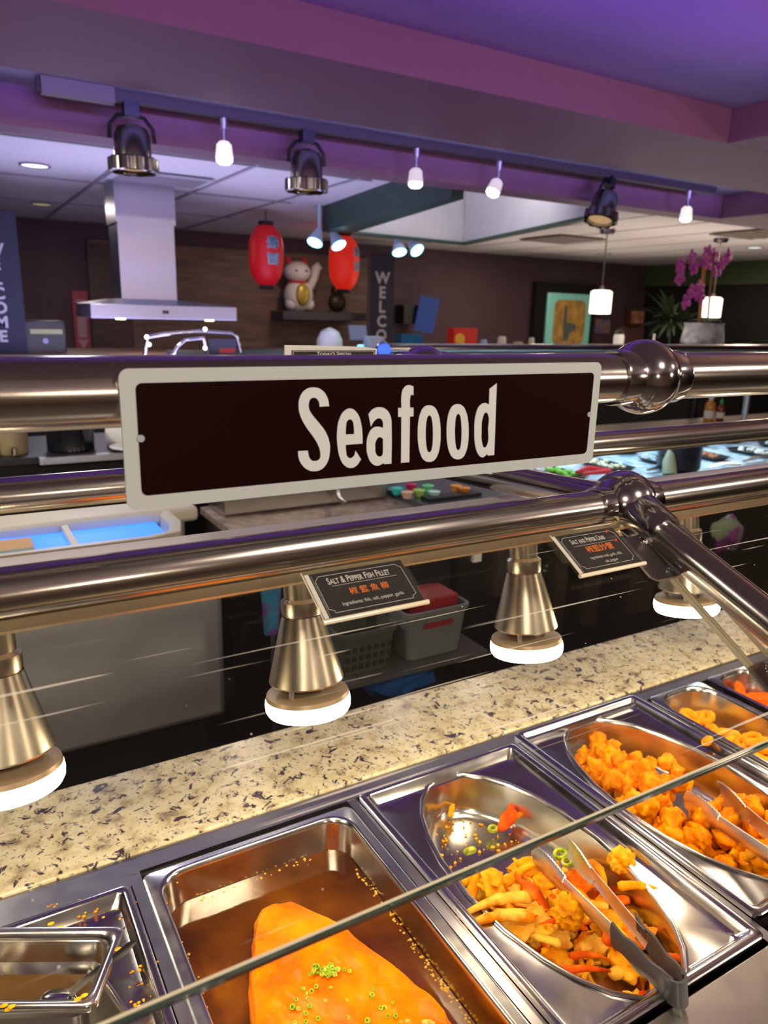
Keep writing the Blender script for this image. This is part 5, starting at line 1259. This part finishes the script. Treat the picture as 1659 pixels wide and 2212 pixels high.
# pendants
M_pend = mat('pendant_glass', (.8, .75, .68), .4, emit=(1, .86, .70), es=1.5)
M_pendcore = mat('pendant_core', (1, .9, .7), .4, emit=(1, .85, .6), es=9)
def pendant(px, py0, py1, Y, lab):
    a = at(px, py0, Y); b = at(px, py1, Y)
    t = thing('pendant_lamp', (a.x, Y, b.z), lab, 'lamp', 'frosted cube pendant lamps'); h = a.z-b.z; r = h*.36
    S = lambda k, z: [Vector((x, y, z)) for x, y in rrect(r*k, r*k, r*.3, 4, 2)]
    obj('glass_shade', MB().loft([S(.86, 0), S(1, .02*h), S(1, .92*h), S(.8, h), S(.3, 1.02*h)], False, True), M_pend, t)
    obj('bulb', MB().ball((0, -r-.004, h*.5), r*.42, 14, (1, .4, 1)), M_pendcore, t)
    obj('socket', MB().cyl((0, 0, h), (0, 0, h*1.18), r*.28), M_blackmetal, t)
    obj('cord', MB().cyl((0, 0, h*1.1), (0, 0, 2.425-b.z), .006, n=8), M_blackmetal, t)
    obj('canopy', MB().lathe([(.06, 2.40-b.z), (.07, 2.425-b.z), (.07, 2.4355-b.z)], (0, 0, 0), 20), M_blackmetal, t)
    l = bpy.data.lights.new('pendant_light', 'POINT'); l.energy = 1.5; l.color = (1, .8, .6); l.shadow_soft_size = .05; o = bpy.data.objects.new('pendant_light', l); COL.objects.link(o); o.location = (a.x, Y, b.z-.08)
pendant(1300, 627, 678, 5.2, 'pendant lamp with frosted cube shade in front of the turquoise picture')
pendant(1541, 642, 686, 5.0, 'pendant lamp with frosted cube shade behind the orchid stems')
# small pictures, lantern vase, post
sp1 = thing('small_picture', (at(1375, 685, 8.0).x, 8.15, 1.5), 'small wood framed picture with pale figures right of the pendant', 'picture')
a = at(1360, 664, 8.1); b2 = at(1393, 700, 8.1); zz0 = at(1375, 706, 8.1).z
obj('frame', MB().bb(a.x, b2.x, 8.1, 8.15, zz0, a.z), mat('frame_brown', (.10, .03, .015), .4), sp1, sp1.location)
obj('print', MB().bb(a.x+.05, b2.x-.05, 8.094, 8.099, zz0+.05, a.z-.05), noisy('picture_print', (.45, .12, .03), (.6, .5, .4), 7, .6), sp1, sp1.location)
pc = wallbox('poster', 1288, 1318, 690, 720, 8.17, .028, noisy('poster_print', (.10, .12, .35), (.42, .22, .05), 8, .6), 'small blue and orange poster under the left pendant', 'poster')
vz = thing('lantern_vase', (at(1337, 730, 5.7).x, 5.7, 1.341), 'white glowing candle lantern with black top on the far bar', 'lantern')
obj('glass', MB().lathe([(.045, 0), (.05, .02), (.055, .13), (.045, .16)], (0, 0, 0), 20), mat('lantern_white', (.6, .6, .52), .4, emit=(1, .95, .8), es=.25), vz)
obj('top', MB().lathe([(.05, .161), (.055, .175), (.03, .20), (.01, .21)], (0, 0, 0), 16), M_black, vz)
pk = wallbox('pink_panel', 1345, 1395, 705, 745, 8.14, .058, mat('dusty_pink', (.22, .09, .10), .7), 'dusty pink panel below the small framed picture', 'panel', 1.2)
cb = thing('candle_stick', (at(1412, 735, 5.6).x, 5.6, 1.341), 'slim pale candle stick on the far bar left of the orchid', 'candle')
obj('base', MB().lathe([(.04, 0), (.035, .015), (.012, .02)], (0, 0, 0), 16), M_white, cb)
obj('stick', MB().cyl((0, 0, .02), (0, 0, .17), .012, n=12), M_white, cb)

# orchid
gst = obj('grill_station', MB().bb(1.2, 2.4, 4.2, 4.7, 0, 1.40), M_black, origin=(1.8, 4.45, 0)); tag(gst, 'black grill station block carrying the curved chrome guard', 'grill')
OY = 4.2
w = at(1516, 742, OY); oz = at(1516, 698, OY).z; ob = at(1516, 745, OY).z
oc = thing('potted_orchid', (w.x, OY, ob+.001), 'potted orchid with magenta flowers and orange stems in a pale grey pot', 'plant'); oo = oc.location
pr = abs(at(1545, 742, OY).x-at(1487, 742, OY).x)/2; ph = oz-ob
obj('pot', MB().lathe([(pr*.95, 0), (pr, .02), (pr*.88, ph*.9), (pr*.92, ph), (pr*.75, ph), (pr*.7, ph*.8)], (0, 0, 0), 20), noisy('grey_white_wrap', (.25, .25, .28), (.62, .62, .68), 12, .7), oc)
M_stemo = mat('orchid_stake', (.42, .16, .03), .5)
def P3(px, py): q = at(px, py, OY); return Vector((q.x, q.y, q.z))-oo
obj('stake', MB().tube([P3(1510, 705), P3(1517, 630), P3(1524, 545)], .013, 8), M_stemo, oc)
obj('stem', MB().tube([P3(1528, 705), P3(1533, 640), P3(1540, 570), P3(1545, 545)], .008, 8), mat('orchid_stem', (.22, .10, .03), .5), oc)
M_petal = noisy('magenta_petal', (.60, .10, .48), (.45, .06, .42), 20, .6, bump=.2)
rnd = random.Random(4)
def flower(px, py, s):
    m = MB(); c = P3(px, py)+Vector((0, rnd.uniform(-.05, .05), 0)); rz = rnd.random()*6
    for k in range(5):
        a_ = rz+2*pi*k/5; d_ = Vector((cos(a_), rnd.uniform(-.3, .3), sin(a_)))
        m.ball(c+d_*s*.55, s*.5, 10, (1, .22, .75), (0, -a_, 0))
    m.ball(c+Vector((0, -s*.2, 0)), s*.18, 8)
    obj('flower', m, M_petal, oc)
for px, py in ((1463, 585), (1476, 572), (1490, 556), (1503, 578), (1470, 600), (1518, 562), (1530, 545), (1545, 552), (1560, 566), (1550, 582), (1568, 552), (1538, 570), (1492, 630), (1503, 640), (1488, 652), (1500, 622)):
    flower(px, py, .062)
lf = MB()
for k in range(6):
    a_ = k*1.05; lf.tube([(0, 0, ph*.8), (.05*cos(a_), .05*sin(a_), ph+.03), (.13*cos(a_), .13*sin(a_), ph+.02)], [.01, .022, .004], 8, (1, .25))
    obj('leaf', lf, mat('orchid_leaf', (.03, .09, .02), .5), oc); lf = MB()
pst = obj('plant_stand', MB().bb(oo.x-.18, oo.x+.18, OY-.16, OY+.16, ob-.03, ob).cyl((oo.x, OY, 0), (oo.x, OY, ob-.03), .04), M_blackplastic, origin=(oo.x, OY, 0)); tag(pst, 'black pedestal stand under the potted orchid', 'stand')
# dark leafy plants behind
def bush(px, py, Y, s, lab):
    c = at(px, py, Y); t = thing('leafy_plant', (c.x, Y, 0), lab, 'plant')
    obj('stem', MB().tube([(0, 0, .3), (.03, 0, c.z*.7), (0, 0, c.z)], .012, 8), M_green, t)
    obj('planter', MB().lathe([(.11, 0), (.15, .30), (.13, .30), (.12, .25)], (0, 0, 0), 18), M_blackplastic, t)
    m = MB(); r_ = random.Random(int(px))
    for k in range(60):
        a_, e_ = r_.uniform(0, 6.28), r_.uniform(-.9, 1.2); d_ = Vector((cos(a_)*cos(e_), sin(a_)*cos(e_), sin(e_))); L_ = s*r_.uniform(.5, 1)
        b_ = Vector((0, 0, c.z)); m.tube([b_+d_*L_*.2, b_+d_*L_*.6+Vector((0, 0, .04)), b_+d_*L_], [.006, .028, .003], 6, (1, .2))
    f_ = obj('foliage', m, mat('dark_leaf', (.012, .028, .006), .6), t); tag(f_, kind='stuff')
bush(1450, 690, 6.6, .55, 'dark leafy plant standing behind and left of the orchid')

# blue white stage spots hung under the green beam
M_cyan = mat('cyan_lamp_glow', (.5, .9, 1), .4, emit=(.35, .85, 1.0), es=3.4)
M_spotw = mat('spot_white_body', (.42, .46, .62), .4, emit=(.3, .45, .8), es=.12)
def blue_spot(px, py, Y, ax, lab, hi):
    c = at(px, py, Y); t = thing('blue_spotlight', (c.x, Y, c.z), lab, 'spotlight', 'cold white cone spotlights under the green beam')
    ax = Vector(ax).normalized(); R_ = .062*Y/5.5
    obj('cone', MB().lathe([(R_*.35, -R_*2.0), (R_*.6, -R_*1.3), (R_, 0), (R_*.93, .0)], (0, 0, 0), 24, ax), M_spotw, t)
    obj('glow_face', MB().lathe([(R_*.92, .003), (R_*.7, .012), (R_*.01, .016)], (0, 0, 0), 24, ax), M_cyan, t)
    top = -ax*R_*2.0; obj('stem', MB().tube([top, top+Vector((0, 0, .04)), (top.x, top.y, hi-c.z)], .012, 8), M_spotw, t)
    l = bpy.data.lights.new('blue_spot_light', 'SPOT'); l.energy = 9; l.color = (.45, .8, 1); l.spot_size = radians(80); l.shadow_soft_size = .04; o = bpy.data.objects.new('blue_spot_light', l); COL.objects.link(o); o.location = Vector((c.x, Y, c.z))+ax*.06; o.rotation_euler = ax.to_track_quat('-Z', 'Y').to_euler()
blue_spot(680, 524, 5.45, (-.5, -.35, -.9), 'leftmost cold white spotlight, tilted left above the cat figurine', 2.439)
blue_spot(732, 530, 5.5, (.15, -.6, -.8), 'cold white spotlight covering the top of the right lantern', 2.253)
blue_spot(863, 545, 5.66, (-.1, -.5, -.85), 'cold white cone spotlight, left one of the pair at the green coffer trim', 2.253)
blue_spot(901, 541, 5.68, (.1, -.7, -.6), 'cold white cone spotlight, right one of the pair at the green coffer trim', 2.253)
# recessed ceiling lights and vents
M_down = mat('downlight_lens', (.9, .9, .9), .4, emit=(.8, .93, 1.0), es=1.1); M_down2 = mat('downlight_dim', (.5, .45, .3), .4, emit=(.9, .8, .4), es=.25)
for px, py, m, lab in ((75, 356, M_down, 'bright recessed ceiling light near the left edge'), (90, 440, M_down2, 'dim recessed ceiling light left of the hood duct'), (1630, 534, M_down, 'recessed ceiling light at the far right above the orchid'), (1305, 548, M_down2, 'recessed ceiling light beside the pendant canopy')):
    w = atz(px, py, 2.438)
    t = thing('recessed_light', (w.x, w.y, 2.4285), lab, 'ceiling light'); obj('trim_ring', MB().lathe([(.075, .010), (.085, .010), (.087, .003), (.080, 0), (.073, .003)], (0, 0, 0), 28, caps=False), M_stem, t); obj('lens', MB().lathe([(.073, .004), (.05, .007), (.001, .008)], (0, 0, 0), 24), m, t)
for px, py, sx, sy, m, lab in ((345, 385, .60, .34, mat('vent_white', (.50, .48, .50), .6), 'white ceiling air vent in front of the hood duct'), (1215, 517, .62, .62, mat('vent_brown', (.16, .12, .09), .7), 'brown square ceiling vent right of the coffer'), (1640, 505, .6, .6, mat('vent_brown', (.16, .12, .09), .7), 'brown square ceiling vent at the right edge')):
    w = atz(px, py, 2.43); t = thing('ceiling_vent', (w.x, w.y, 2.420), lab, 'air vent'); obj('frame', MB().box((0, 0, .005), (sx, sy, .012)), m, t)
    for k in range(5): obj('slat', MB().box((0, (-.4+.2*k)*sy, -.005), (sx*.86, .02, .008)), M_grid, t)
